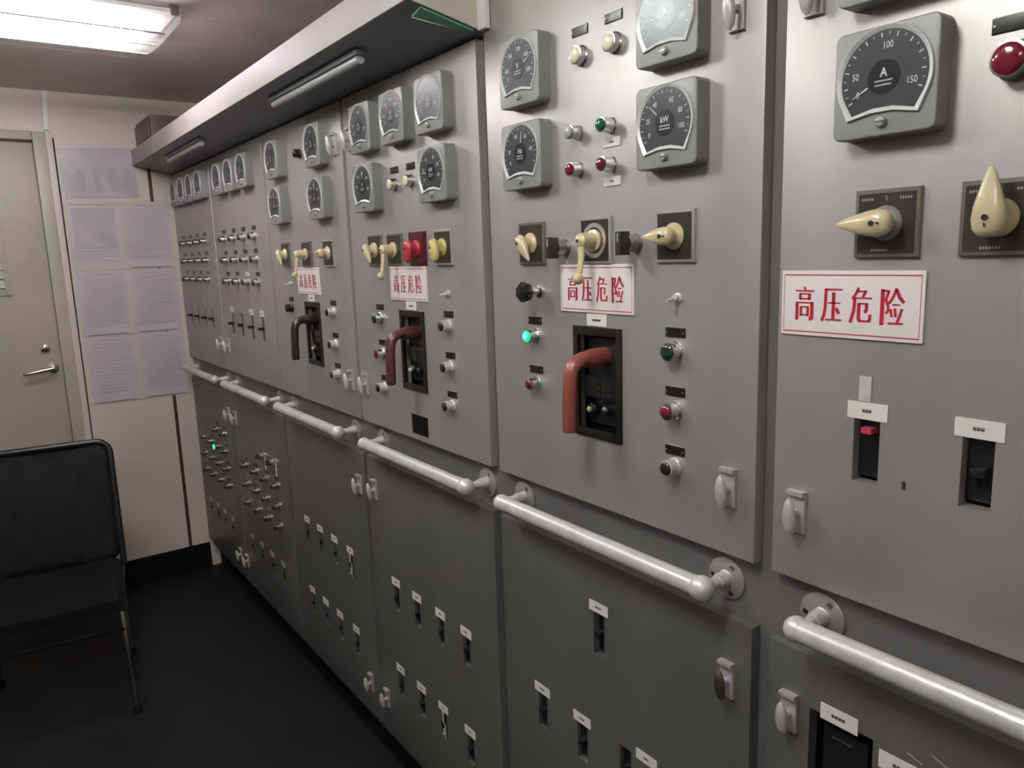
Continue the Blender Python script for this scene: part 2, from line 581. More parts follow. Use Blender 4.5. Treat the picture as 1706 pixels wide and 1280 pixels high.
# ---------------------------------------------------------------- switchboard cabinets
ZU0, ZL1, ZL0 = 1.149, 1.045, 0.160
EDGE = {1: (-4.095, -3.409), 2: (-3.401, -2.711), 3: (-2.699, -2.027), 4: (-2.007, -1.343),
        5: (-1.312, -0.652), 6: (-0.622, 0.040)}
UH = {k: [] for k in EDGE}
LH = {k: [] for k in EDGE}


def grid_door(x0, x1, z0, z1, holes, th=0.020):
    """sheet steel door with real rectangular openings; front on y = 0"""
    mb = MB()
    bm = mb.bm
    xs = sorted({x0, x1, *[h[0] for h in holes], *[h[1] for h in holes]})
    zs = sorted({z0, z1, *[h[2] for h in holes], *[h[3] for h in holes]})
    V = {}

    def vert(i, j, k):
        if (i, j, k) not in V:
            V[(i, j, k)] = bm.verts.new((xs[i], k*th, zs[j]))
        return V[(i, j, k)]

    def solid(i, j):
        if i < 0 or j < 0 or i >= len(xs)-1 or j >= len(zs)-1:
            return False
        cx, cz = (xs[i]+xs[i+1])/2, (zs[j]+zs[j+1])/2
        return not any(h[0] < cx < h[1] and h[2] < cz < h[3] for h in holes)
    for i in range(len(xs)-1):
        for j in range(len(zs)-1):
            if not solid(i, j):
                continue
            bm.faces.new([vert(i, j, 0), vert(i+1, j, 0), vert(i+1, j+1, 0), vert(i, j+1, 0)])
            bm.faces.new([vert(i, j+1, 1), vert(i+1, j+1, 1), vert(i+1, j, 1), vert(i, j, 1)])
            if not solid(i-1, j):
                bm.faces.new([vert(i, j, 1), vert(i, j, 0), vert(i, j+1, 0), vert(i, j+1, 1)])
            if not solid(i+1, j):
                bm.faces.new([vert(i+1, j, 0), vert(i+1, j, 1), vert(i+1, j+1, 1), vert(i+1, j+1, 0)])
            if not solid(i, j-1):
                bm.faces.new([vert(i, j, 0), vert(i, j, 1), vert(i+1, j, 1), vert(i+1, j, 0)])
            if not solid(i, j+1):
                bm.faces.new([vert(i, j+1, 1), vert(i, j+1, 0), vert(i+1, j+1, 0), vert(i+1, j+1, 1)])
    es = []
    for e in bm.edges:
        a, b = e.verts
        if a.co.y == 0 and b.co.y == 0 and len(e.link_faces) == 2:
            n = [f.normal for f in e.link_faces]
            for f in e.link_faces:
                f.normal_update()
            if abs(e.link_faces[0].normal.dot(e.link_faces[1].normal)) < 0.5:
                on = (abs(a.co.x-x0) < 1e-6 and abs(b.co.x-x0) < 1e-6) or (abs(a.co.x-x1) < 1e-6 and abs(b.co.x-x1) < 1e-6) \
                    or (abs(a.co.z-z0) < 1e-6 and abs(b.co.z-z0) < 1e-6) or (abs(a.co.z-z1) < 1e-6 and abs(b.co.z-z1) < 1e-6)
                if on:
                    es.append(e)
    if es:
        bmesh.ops.bevel(bm, geom=es, offset=0.003, segments=2, profile=0.6, affect='EDGES')
    return mb


def latch_mb(handle=None):
    mb = MB()
    hm = handle or LATCHP
    mb.prism([(-0.013, -0.030), (0.013, -0.030), (0.013, 0.030), (-0.013, 0.030)], -0.006, 0.0, LATCHB, 0.002)
    mb.box(-0.013, 0.013, -0.012, -0.004, 0.024, 0.031, LATCHB, 0.001)
    mb.lathe([(0.006, 0.0), (0.006, 0.018)], 0, -0.002, LATCHB, 14)
    # oval winged handle
    rs = []
    for k in range(11):
        t = -1 + 2*k/10
        hw = 0.0085*math.sqrt(max(0.0, 1-t*t*0.97))*(1.12 - 0.15*t)
        hd = 0.0075*math.sqrt(max(0.0, 1-t*t*0.97))
        z = -0.004 + 0.027*t
        yy = -0.021 - 0.003*t
        rs.append([(hw*math.cos(2*math.pi*i/14), yy+hd*math.sin(2*math.pi*i/14), z) for i in range(14)])
    mb.rings(rs, hm)
    return mb


# every hole in a door is listed before the doors are cut: (x centre, width, z0, z1)
SM = []      # small breakers: cabinet, upper?, x, z_top, width, height, sticker kind
for i, x in enumerate((-3.95, -3.82, -3.69, -3.565)):
    SM.append((1, True, x, 1.414, 0.027, 0.094, 'tab' if i == 2 else None, i, 'upper door'))
for i, x in enumerate((-3.25, -3.12, -2.985, -2.855)):
    SM.append((2, True, x, 1.412, 0.027, 0.095, 'card' if i != 1 else None, i, 'upper door'))
for i, x in enumerate((-3.965, -3.835, -3.705, -3.575)):
    SM.append((1, False, x, 0.405, 0.024, 0.07, 'grey', i, 'lower door'))
for i, x in enumerate((-3.272, -3.137, -3.006, -2.870)):
    SM.append((2, False, x, 0.405, 0.026, 0.075, 'grey', i, 'lower door'))
for i, x in enumerate((-2.553, -2.430, -2.304, -2.177)):
    SM.append((3, False, x, 0.682, 0.028, 0.080, 'torn' if i == 3 else 'card', i, 'lower door, upper row'))
for i, x in enumerate((-2.556, -2.430, -2.305, -2.173)):
    SM.append((3, False, x, 0.409, 0.028, 0.080, 'card', i, 'lower door, lower row'))
for i, x in enumerate((-1.859, -1.735, -1.609, -1.484)):
    SM.append((4, False, x, 0.684, 0.030, 0.080, 'card', i, 'lower door, upper row'))
for i, x in enumerate((-1.864, -1.738, -1.619, -1.486)):
    SM.append((4, False, x, 0.410, 0.030, 0.080, 'torn' if i == 2 else 'card', i, 'lower door, lower row'))
SM += [(5, False, -0.9955, 0.938, 0.030, 0.092, 'card5', 0, 'x'), (5, False, -1.178, 0.680, 0.030, 0.084, 'card5', 1, 'x'),
       (5, False, -1.049, 0.677, 0.030, 0.084, 'card5', 2, 'x'), (5, False, -0.926, 0.690, 0.030, 0.084, 'off', 3, 'x')]
SM += [(6, True, -0.489, 1.398, 0.034, 0.085, 'card6', 0, 'x'), (6, True, -0.359, 1.397, 0.034, 0.085, 'card6', 1, 'x')]
for s in SM:
    cab, up, x, zt, wd, ht = s[:6]
    (UH if up else LH)[cab].append((x-wd/2, x+wd/2, zt-ht, zt))
BIG = {3: -2.338, 4: -1.673, 5: -0.989}
for k, x in BIG.items():
    UH[k].append((x-0.058, x+0.058, 1.284, 1.479))
UH[4].append((-1.709, -1.620, 1.163, 1.216))
LH[6].append((-0.552, -0.459, 0.86, 0.965))
LH[6].append((-0.436, -0.404, 0.86, 0.944))
UH[6].append((-0.4415, -0.4365, 1.315, 1.326))

LAT_U = {1: [(-3.447, 1.262)], 2: [(-3.340, 1.262)], 3: [(-2.065, 1.262), (-2.070, 1.935)],
         4: [(-1.965, 1.262), (-1.968, 1.935)], 5: [(-0.697, 1.258), (-0.697, 1.935)], 6: [(-0.581, 1.251), (-0.581, 1.925)]}
LAT_L = {1: [(-3.447, 0.943), (-3.475, 0.265)], 2: [(-3.345, 0.942), (-3.375, 0.265)], 3: [(-2.060, 0.941), (-2.075, 0.278)],
         4: [(-1.955, 0.950), (-1.962, 0.279)], 5: [(-0.694, 0.944)], 6: [(-0.583, 0.945)]}
DESC = {1: 'farthest grey switchboard cabinet, in the corner against the end wall',
        2: 'second farthest grey switchboard cabinet, with three rows of chrome buttons',
        3: 'third farthest grey switchboard cabinet, with the dark brown breaker handle',
        4: 'grey switchboard cabinet with five square meters and a maroon breaker handle',
        5: 'grey switchboard cabinet with the salmon red breaker handle and lit green lamp',
        6: 'nearest grey switchboard cabinet at the right edge, with the large ammeter'}
for k, (x0, x1) in EDGE.items():
    cx = (x0+x1)/2
    t = thing('switchboard_cabinet', (cx, DP, 0.0))
    tag(t, DESC[k], 'cabinet', 'switchboard cabinets')
    L = (EDGE[k-1][1] + x0)/2 if k > 1 else WX+0.002
    R = (x1 + EDGE[k+1][0])/2 if k < 6 else x1+0.01
    ztop = 2.20 if k >= 5 else 2.15
    dtop = 2.188 if k >= 5 else 2.046
    b = MB()
    # hollow steel carcass: sides, top, back and the front frame around both door openings
    a0, a1 = L-cx, R-cx
    b.box(a0, a0+0.012, 0.021, 0.55, 0.12, ztop)
    b.box(a1-0.012, a1, 0.021, 0.55, 0.12, ztop)
    b.box(a0+0.012, a1-0.012, 0.54, 0.55, 0.12, ztop)
    b.box(a0+0.012, a1-0.012, 0.021, 0.54, ztop-0.01, ztop)
    b.box(a0+0.012, a1-0.012, 0.021, 0.54, 0.12, 0.13)
    b.box(a0+0.012, a1-0.012, 0.021, 0.03, ZL1-0.03, ZU0+0.03)
    for (za, zb) in ((0.13, ZL1-0.03), (ZU0+0.03, ztop-0.01)):
        b.box(a0+0.012, a0+0.03, 0.021, 0.03, za, zb)
        b.box(a1-0.03, a1-0.012, 0.021, 0.03, za, zb)
    if k < 5:
        b.box(a0+0.03, a1-0.03, 0.021, 0.03, dtop-0.03, ztop-0.01)
    b.build('cabinet_body', FRAME, t)
    MB().box(a0, a1, 0.05, 0.53, 0.0, 0.12).build('plinth', PLINTH, t)
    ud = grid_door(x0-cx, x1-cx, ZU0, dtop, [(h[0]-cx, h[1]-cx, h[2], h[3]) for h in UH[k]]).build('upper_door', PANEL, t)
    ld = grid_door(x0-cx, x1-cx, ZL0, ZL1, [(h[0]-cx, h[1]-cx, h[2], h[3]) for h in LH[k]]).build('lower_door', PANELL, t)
    for (lx, lz) in LAT_U[k]:
        latch_mb().build('door_latch', LATCHB, ud, (lx-cx, 0, lz))
    for (lx, lz) in LAT_L[k]:
        o = latch_mb(BRASSY if k == 5 else None).build('door_latch', LATCHB, ld, (lx-cx, 0, lz))
        if k == 5:
            o['label'] = 'brownish worn oval latch'
    if k == 6:
        s = MB()
        s.tube([(-0.385-cx, 0.0, 0.985), (-0.365-cx, -0.0006, 0.978), (-0.352-cx, 0.0, 0.974)], 0.0009, None, 6)
        s.tube([(-0.352-cx, 0.0, 0.974), (-0.33-cx, -0.0006, 0.972), (-0.315-cx, 0.0, 0.960)], 0.0009, None, 6)
        s.tube([(-0.415-cx, 0.0, 0.972), (-0.395-cx, -0.0006, 0.966)], 0.0008, None, 6)
        s.build('scratch', SCRATCH, ld)['label'] = 'bare scratches in the paint'

# ---------------------------------------------------------------- canopy above the far cabinets
CX0, CX1 = WX+0.02, -1.318
t = thing('lamp_canopy', ((CX0+CX1)/2, 0.82, 2.07))
tag(t, 'long grey sheet metal canopy projecting above the four far cabinets', 'canopy')
cx, cyy, cz = t.location


def rel(mb):
    bmesh.ops.translate(mb.bm, vec=(-cx, -cyy, -cz), verts=mb.bm.verts)
    return mb


rel(MB().box(CX0, CX1, 0.732, 0.738, 2.088, 2.158, None, 0.0015)).build('fascia', FASC, t)
m_ = MB()
m_.rings([[(CX0, 0.738, 2.089), (CX1, 0.738, 2.089), (CX1, 0.738, 2.094), (CX0, 0.738, 2.094)],
          [(CX0, 0.9195, 2.049), (CX1, 0.9195, 2.049), (CX1, 0.9195, 2.054), (CX0, 0.9195, 2.054)]])
rel(m_).build('soffit', SOFF, t)
rel(MB().box(CX0, CX1, 0.738, 0.9195, 2.150, 2.156)).build('top_plate', FASC, t)
rel(MB().rings([[(CX1+0.001, 0.735, 2.088), (CX1+0.001, 0.905, 2.052), (CX1+0.001, 0.905, 2.40), (CX1+0.001, 0.735, 2.40)],
                [(CX1+0.006, 0.735, 2.088), (CX1+0.006, 0.905, 2.052), (CX1+0.006, 0.905, 2.40), (CX1+0.006, 0.735, 2.40)]])
    ).build('end_panel', ENDP, t)
m_ = MB()
m_.rings([[(CX1+0.002, 0.762, 2.080), (CX1+0.002, 0.880, 2.054), (CX1-0.014, 0.840, 2.057), (CX1-0.032, 0.762, 2.072)],
          [(CX1+0.002, 0.762, 2.077), (CX1+0.002, 0.880, 2.051), (CX1-0.014, 0.840, 2.054), (CX1-0.032, 0.762, 2.069)]])
m_.tube([(CX1-0.032, 0.763, 2.069), (CX1-0.024, 0.795, 2.063), (CX1-0.013, 0.838, 2.056)], 0.0012, WHITEP, 6)
rel(m_).build('bent_flap', GREENP, t)['label'] = 'green primed bent flap'
# unlit tube lamps under the canopy
for nm, a, b in (('nearer', -2.235, -1.635), ('farther', -3.60, -3.03)):
    tt = thing('strip_lamp', ((a+b)/2, 0.79, 2.079))
    hw = (b-a)/2
    MB().box(-hw, hw, -0.014, 0.014, -0.012, -0.001, None, 0.002).build('lamp_base', SOFF, tt)
    MB().tube([(-hw+0.01, 0, -0.020), (hw-0.01, 0, -0.020)], 0.010, None, 14).build('lamp_tube', TUBEU, tt)
    tag(tt, 'unlit slim grey strip lamp under the canopy, the %s of two' % nm, 'lamp', 'strip lamps under the canopy')
# brown box on the far end of the canopy
t = thing('junction_box', (-3.93, 0.83, 2.157))
MB().box(-0.13, 0.20, -0.07, 0.06, 0, 0.115, None, 0.006).build('box_body', JBOX, t)
MB().box(-0.13, 0.19, -0.076, -0.071, 0.02, 0.10, None, 0.002).lathe([(0.006, 0.076), (0.006, 0.082)], 0.10, 0.03, CHROME, 10).build('box_cover', JBOX, t)
tag(t, 'brown junction box lying on the far end of the canopy', 'box')
o = MB().box(-0.016, 0.012, -0.012, 0.0, -0.08, 0.15, None, 0.003).build('cable_cover', WHITEP)
o.location = (-1.297, 0.899, 2.132)
tag(o, 'white vertical cable cover beside the near end of the canopy', 'cable cover')


# ---------------------------------------------------------------- handrails
def rail(k):
    cx = {1: -3.745, 2: -3.055, 3: -2.372, 4: -1.655, 5: -0.981, 6: -0.284}[k]
    t = thing('handrail', (cx, 0.921, 1.100))
    L = 0.266
    Y = -0.062
    MB().tube([(-L+0.0, Y, 0), (L-0.004, Y, 0)], 0.0165, None, 24).build('rail_bar', SILVER, t)
    for s in (-1, 1):
        (MB().sphere((s*L, Y, 0), 0.0205 if s > 0 else 0.0185)).build('end_ball', SILVER, t)
        st = MB()
        st.tube([(s*L, Y, 0), (s*L, -0.028, 0), (s*L, -0.020, 0), (s*L, -0.003, 0)], [0.009, 0.009, 0.012, 0.0125], None, 14)
        st.lathe([(0.012, 0.0), (0.012, 0.026)], s*L, 0, None, 6)
        st.build('bracket', SILVER, t)
        fl = MB()
        fl.lathe([(0.034, 0.0), (0.034, 0.003), (0.032, 0.0045), (0.014, 0.0055), (0.011, 0.008)], s*L, 0, PANEL, 30)
        for q in range(3):
            a = math.radians(60+q*120)
            fl.lathe([(0.0042, 0.003), (0.0042, 0.0065), (0.002, 0.007)], s*L+0.024*math.cos(a), 0.024*math.sin(a), DARKCH, 8)
        fl.build('flange', PANEL, t)
    tag(t, 'silver painted handrail with ball ends on the %s' % CAB[k], 'handrail', 'handrails along the switchboard')


for k in range(1, 7):
    rail(k)


# ---------------------------------------------------------------- square meters
def dial_xy(r, a):
    a = math.radians(a)
    return (r*math.cos(a), 0.004 + r*math.sin(a))


def window_outline(k=1.0, n=40):
    pts = []
    R = 0.0515*k
    for i in range(n+1):
        a = math.radians(-28 + 236*i/n)
        pts.append((R*math.cos(a), 0.004 + R*math.sin(a)))
    # two lower corners and the raised middle
    c = 0.0375 + 0.0515*(k-1)
    zb = -0.0355 - 0.0515*(k-1)
    pts += [(-c, zb), (-0.012*k, zb+0.0055), (0.012*k, zb+0.0055), (c, zb)]
    return pts


def make_meter(unit, nums, needle, fine=True, glass=True):
    t = thing('panel_meter')
    H = 0.060
    sq = []
    for (sx, sz, a0) in ((1, 1, 0), (-1, 1, 90), (-1, -1, 180), (1, -1, 270)):
        for q in range(5):
            a = math.radians(a0+q*22.5)
            sq.append((sx*(H-0.009)+0.009*math.cos(a), sz*(H-0.009)+0.009*math.sin(a)))
    MB().prism(sq, -0.0285, 0.0, None, 0.0025).build('meter_case', METERG, t, ang=40)
    o1, o2, o3, o4 = window_outline(1.085), window_outline(1.072), window_outline(1.062), window_outline(0.975)
    rm = MB()
    rs = [[(p[0], -0.0280, p[1]) for p in o1], [(p[0], -0.0318, p[1]) for p in o2],
          [(p[0], -0.0318, p[1]) for p in o3], [(p[0], -0.0291, p[1]) for p in o4]]
    rm.rings(rs, None, cap0=False, cap1=False)
    rm.build('window_rim', RIMW, t, ang=25)
    d = MB().prism(window_outline(1.005), -0.0290, -0.0282)
    dl = d.build('dial', DIAL, t)
    MB().lathe([(0.019, 0.0289), (0.019, 0.0293)], 0, 0.004, None, 28).build('dial_hub', HUB, dl)
    pr = MB()
    y = -0.0297
    na = len(nums)
    A0, A1 = 212, -22
    ticks = 21 if fine else 11
    for i in range(ticks):
        a = A0+(A1-A0)*i/(ticks-1)
        big = i % 2 == 0
        r1, r2 = (0.0425, 0.0475) if big else (0.0445, 0.0475)
        hw = 0.0007 if big else 0.0004
        p, q = dial_xy(r1, a), dial_xy(r2, a)
        nx, nz = -math.sin(math.radians(a))*hw, math.cos(math.radians(a))*hw
        pr.quad([(p[0]-nx, y, p[1]-nz), (q[0]-nx, y, q[1]-nz), (q[0]+nx, y, q[1]+nz), (p[0]+nx, y, p[1]+nz)])
    for s, a in nums:
        p = dial_xy(0.0335, a)
        pr.text(s, 0.0105, p[0], p[1], y, None, 0.8, 0.0001)
    pr.text(unit, 0.0135 if len(unit) == 1 else 0.012, 0, 0.0085, y, None, 0.9, 0.0003)
    # two lines of tiny unreadable print
    for q, zz in enumerate((-0.0010, -0.0055)):
        xx = -0.010
        while xx < 0.009:
            ww = random.uniform(0.0008, 0.0022)
            pr.quad([(xx, y, zz), (xx+ww, y, zz), (xx+ww, y, zz+0.0018), (xx, y, zz+0.0018)])
            xx += ww+0.0006
    pr.build('dial_print', PRINT, dl)
    p, q = dial_xy(0.020, needle), dial_xy(0.0405, needle)
    nx, nz = -math.sin(math.radians(needle)), math.cos(math.radians(needle))
    nd = MB()
    nd.rings([[(p[0]-nx*0.0011, y-0.0006, p[1]-nz*0.0011), (q[0]-nx*0.0004, y-0.0006, q[1]-nz*0.0004),
               (q[0]+nx*0.0004, y-0.0006, q[1]+nz*0.0004), (p[0]+nx*0.0011, y-0.0006, p[1]+nz*0.0011)],
              [(p[0]-nx*0.0011, y-0.0002, p[1]-nz*0.0011), (q[0]-nx*0.0004, y-0.0002, q[1]-nz*0.0004),
               (q[0]+nx*0.0004, y-0.0002, q[1]+nz*0.0004), (p[0]+nx*0.0011, y-0.0002, p[1]+nz*0.0011)]])
    nd.build('needle', PRINT, t)
    if glass:
        MB().prism(window_outline(1.01), -0.0309, -0.0305).build('glass', GLASS, t)
    sc_ = MB().lathe([(0.0065, 0.028), (0.0065, 0.031), (0.0050, 0.034), (0.0015, 0.0348)], 0, -0.0445, None, 18)
    sc_.box(-0.0055, 0.0055, -0.0352, -0.0345, -0.0452, -0.0438, DARKCH)
    sc_.build('zero_screw', LGREY, t)
    return t


A150 = [('0', 208), ('50', 172), ('100', 84), ('150', -16)]
K100 = [('0', 206), ('20', 170), ('40', 124), ('60', 66), ('80', 24), ('100', -14)]
A3 = [('0', 206), ('50', 172), ('100', 84), ('150', -14)]
V5 = [('0', 206), ('100', 178), ('200', 130), ('300', 84), ('400', 36), ('500', -12)]
KV = [('0', 206), ('20', 170), ('40', 110), ('50', 60), ('60', 10)]
GM = 'square meters on the switchboard'


def meter(key, x, z, args, label):
    place(key, lambda: make_meter(*args), x, z, label, 'meter', GM)


meter('m6', -0.474, 1.796, ('A', A150, 208), 'square grey ammeter reading to 150 above the two switches of the nearest cabinet')
meter('m6t', -0.474, 1.945, ('V', V5, 60), 'square grey meter cut by the top edge, on the nearest cabinet')
meter('m5a', -0.804, 1.945, ('A', A3, 182), 'square grey ammeter above the kW meter, second nearest cabinet')
meter('m5k', -0.804, 1.796, ('kW', K100, 138), 'square grey kW meter reading to 100 on the second nearest cabinet')
meter('m5v', -1.163, 1.945, ('V', V5, 22), 'square grey meter at top left of the second nearest cabinet')
meter('m5h', -1.163, 1.795, ('Hz', KV, 80), 'square grey meter above the black bar knob, left side of second nearest cabinet')
for i, x in enumerate((-1.850, -1.672, -1.495)):
    meter(('mA', 'm4b', 'm4c')[i], x, 1.945,
          (('A', A3, 208), ('A', V5, 130), ('A', A3, 150))[i],
          'square grey meter, %s of three in the top row, third nearest cabinet' % ('leftmost', 'middle', 'rightmost')[i])
meter('mV', -1.850, 1.795, ('V', V5, 84), 'square grey meter left of two cream lamps, lower row, third nearest cabinet')
meter('m4k', -1.495, 1.796, ('kW', K100, 180), 'square grey kW meter right of two cream lamps, lower row, third nearest cabinet')
meter('mA', -2.535, 1.945, (), 'square grey meter at top left of the third farthest cabinet')
meter('mV', -2.535, 1.797, (), 'square grey meter at lower left of the third farthest cabinet')
meter('mA', -2.180, 1.945, (), 'square grey meter at top right of the third farthest cabinet')
meter('mV', -2.180, 1.795, (), 'square grey meter at lower right of the third farthest cabinet')
for i, x in enumerate((-3.195, -3.035, -2.870)):
    meter('mA', x, 1.945, (), 'square grey meter, %s of three on the second farthest cabinet' % ('leftmost', 'middle', 'rightmost')[i])
for i, x in enumerate((-3.955, -3.80, -3.645, -3.49)):
    meter('mA', x, 1.950, (), 'square grey meter in shade, %s from the left on the farthest cabinet' % ORD[i])


# ---------------------------------------------------------------- rotary switches
def plate(t, m, fm, s=0.039, h=0.040):
    mb = MB()
    mb.prism([(-s, -h), (s, -h), (s, h), (-s, h)], -0.006, 0.0, fm, 0.002)
    mb.build('plate_frame', fm, t)
    MB().box(-s+0.005, s-0.005, -0.0070, -0.0058, -h+0.005, h-0.005, None).build('face_plate', m, t)


def make_rotary(km, pm, fm, ang, marks=True, big=1.0, disc=None, blunt=False):
    t = thing('rotary_switch')
    plate(t, pm, fm)
    if marks:
        mk = MB().text('0', 0.008, 0.0, 0.029, -0.0073, None, 0.8)
        for (a, b, w_) in ((-0.030, 0.029, 0.012), (0.016, 0.029, 0.014), (-0.016, -0.031, 0.020)):
            xx = a
            while xx < a+w_:
                mk.quad([(xx, -0.0073, b-0.002), (xx+0.0018, -0.0073, b-0.002), (xx+0.0018, -0.0073, b+0.001), (xx, -0.0073, b+0.001)])
                xx += 0.003
        mk.build('face_print', LGREY, t)
    MB().lathe([(0.0205, 0.006), (0.0205, 0.0085), (0.018, 0.0115), (0.0165, 0.013)], 0, 0, None, 28).build('collar', disc or km, t)
    # teardrop handle, built along +x then turned
    kb = MB()
    R = 0.0125*big
    kb.lathe([(0.0135, 0.011), (0.0125, 0.017), (0.0125, 0.030)], 0, 0, None, 22)
    prof = [(-0.0150, 0.003, 0.028), (-0.0135, 0.0085, 0.0285), (-0.009, 0.0118, 0.029), (-0.001, 0.0130, 0.0295), (0.008, 0.0118, 0.030),
            (0.017, 0.0092, 0.0305), (0.026, 0.0064, 0.031), (0.033, 0.0042, 0.0315), (0.038, 0.0016, 0.032)]
    if blunt:
        prof = prof[:4] + [(0.008, 0.0124, 0.030), (0.016, 0.0112, 0.0305), (0.022, 0.0085, 0.031), (0.0250, 0.0045, 0.0315), (0.0258, 0.001, 0.032)]
    rs = []
    for px_, rr, yy in prof:
        rs.append([(px_*big, -yy - 0.0105*(rr/0.013)*math.sin(2*math.pi*i/16), rr*big*math.cos(2*math.pi*i/16)) for i in range(16)])
    kb.rings(rs)
    kb.lathe([(0.0033, 0.0395), (0.0033, 0.0408)], 0.0, 0, BROWNPL, 12)
    kb.rings([[(-0.009, -0.0395, -0.0012), (-0.009, -0.0395, 0.0012), (-0.005, -0.0405, 0.0003), (-0.005, -0.0405, -0.0003)],
              [(-0.009, -0.0403, -0.0012), (-0.009, -0.0403, 0.0012), (-0.005, -0.0413, 0.0003), (-0.005, -0.0413, -0.0003)]], BROWNPL)
    bmesh.ops.rotate(kb.bm, cent=(0, 0, 0), matrix=Matrix.Rotation(-math.radians(ang), 3, 'Y'), verts=kb.bm.verts)
    kb.build('handle', km, t, ang=60)
    return t


def make_crank(pm, fm, ring=True):
    t = thing('crank_switch')
    plate(t, pm, fm)
    if ring:
        MB().lathe([(0.030, 0.0068), (0.030, 0.0082), (0.0225, 0.0082), (0.0225, 0.0068)], 0, 0, None, 36).build('dial_ring', LIGHTFR, t)
    MB().lathe([(0.019, 0.006), (0.019, 0.011), (0.014, 0.013), (0.013, 0.030), (0.0135, 0.034), (0.0125, 0.040), (0.008, 0.0445), (0.002, 0.046)],
               0, 0, None, 24).lathe([(0.003, 0.045), (0.003, 0.0468)], 0, 0, BROWNPL, 10).build('hub', CREAM, t)
    MB().tube([(0.0, -0.036, -0.006), (0.003, -0.040, -0.030), (0.005, -0.046, -0.056)], [0.0085, 0.0062, 0.0050], None, 14, 0.8).build('arm', CREAM, t)
    MB().sphere((0.006, -0.050, -0.064), 0.0098).build('ball_knob', CREAM, t)
    return t


GR = 'rotary switches on the switchboard'
place('rA', lambda: make_rotary(CREAM, BROWNPL, BRONZE, 180, True, 1.25, METERG), -0.475, 1.638,
      'cream teardrop rotary switch pointing left, dark plate, nearest cabinet', 'switch', GR)
place('rB', lambda: make_rotary(CREAM, BROWNPL, BRONZE, 90, True, 1.35), -0.354, 1.638,
      'cream teardrop rotary switch pointing up at the right edge, nearest cabinet', 'switch', GR)
place('rC', lambda: make_rotary(CREAM, BROWNPL, LIGHTFR, 180, False, 1.1), -0.805, 1.635,
      'cream rotary switch pointing left in a bright frame, second nearest cabinet', 'switch', GR)
place('rD', lambda: make_rotary(CREAM, BROWNPL, BRONZE, -50, False, 1.1), -1.168, 1.634,
      'cream rotary switch pointing down right, left side of second nearest cabinet', 'switch', GR)
place('cr', lambda: make_crank(BROWNPL, LIGHTFR), -0.986, 1.634,
      'cream crank switch with ball end over the sign, second nearest cabinet', 'switch', 'crank switches above the breakers')
place('crn', lambda: make_crank(BROWNPL, BRONZE, False), -1.738, 1.635,
      'cream crank switch with ball end, third nearest cabinet', 'switch', 'crank switches above the breakers')
place('crn', None, -2.343, 1.634,
      'cream crank switch with ball end, third farthest cabinet', 'switch', 'crank switches above the breakers')
place('rD', None, -1.850, 1.636, 'cream rotary switch, leftmost in the switch row, third nearest cabinet', 'switch', GR)
place('rR', lambda: make_rotary(REDK, REDPL, REDPL, -90, False, 1.3, None, True), -1.620, 1.635,
      'red rotary switch on a dark red plate, third nearest cabinet', 'switch', GR)
place('rY', lambda: make_rotary(YELLOW, BROWNPL, LIGHTFR, -70, False, 1.3, None, True), -1.499, 1.635,
      'yellow rotary switch, rightmost in the switch row, third nearest cabinet', 'switch', GR)
place('rD', None, -2.532, 1.636, 'cream rotary switch, leftmost in the row, third farthest cabinet', 'switch', GR)
place('rC', None, -2.165, 1.634, 'cream rotary switch pointing left in bright frame, third farthest cabinet', 'switch', GR)


def make_bar():
    t = thing('selector_knob')
    MB().lathe([(0.0155, 0), (0.0155, 0.004), (0.014, 0.006), (0.0140, 0.012), (0.0125, 0.016), (0.0125, 0.024)], 0, 0, None, 24).build('collar', DARKCH, t)
    MB().box(-0.0060, 0.0060, -0.042, -0.020, -0.019, 0.019, None, 0.002).build('bar_grip', BROWNPL, t)
    MB().box(-0.001, 0.001, -0.0426, -0.0420, 0.002, 0.016, None).build('pointer_mark', CREAM, t)
    return t


place('bar', make_bar, -1.072, 1.624, 'black bar selector knob left of the cream crank switch, second nearest cabinet', 'switch', 'black bar selector knobs')
place('bar', None, -0.892, 1.627, 'black bar selector knob right of the cream crank switch, second nearest cabinet', 'switch', 'black bar selector knobs')


def make_star():
    t = thing('star_knob')
    MB().lathe([(0.012, 0), (0.012, 0.004), (0.007, 0.006), (0.007, 0.024)], 0, 0, None, 16).build('neck', CHROME, t)
    mb = MB()
    rs = []
    for r, d in ((0.006, 0.020), (0.013, 0.026), (0.0178, 0.033), (0.0178, 0.042), (0.014, 0.048), (0.002, 0.050)):
        rs.append([(r*(1+0.10*math.cos(7*2*math.pi*i/42))*math.cos(2*math.pi*i/42), -d,
                    r*(1+0.10*math.cos(7*2*math.pi*i/42))*math.sin(2*math.pi*i/42)) for i in range(42)])
    mb.rings(rs)
    mb.build('grip', BLACK, t)
    return t


place('star', make_star, -1.151, 1.543, 'black fluted knob on a chrome neck above the lit green lamp', 'knob')


def make_tog():
    t = thing('toggle_switch')
    MB().lathe([(0.008, 0), (0.008, 0.002), (0.0055, 0.003), (0.0055, 0.010)], 0, 0, None, 12).build('toggle_collar', SILVER, t)
    MB().tube([(0, -0.009, 0), (0, -0.024, -0.0035)], [0.0022, 0.0034], None, 10).build('toggle_lever', SILVER, t)
    return t


place('tog', make_tog, -0.802, 1.540, 'small silver toggle switch above the dark green button, second nearest cabinet', 'switch', 'small toggle switches')
place('tog', None, -1.490, 1.530, 'small silver toggle switch below the yellow rotary switch', 'switch', 'small toggle switches')
place('tog', None, -2.512, 1.540, 'small silver toggle switch on the third farthest cabinet', 'switch', 'small toggle switches')


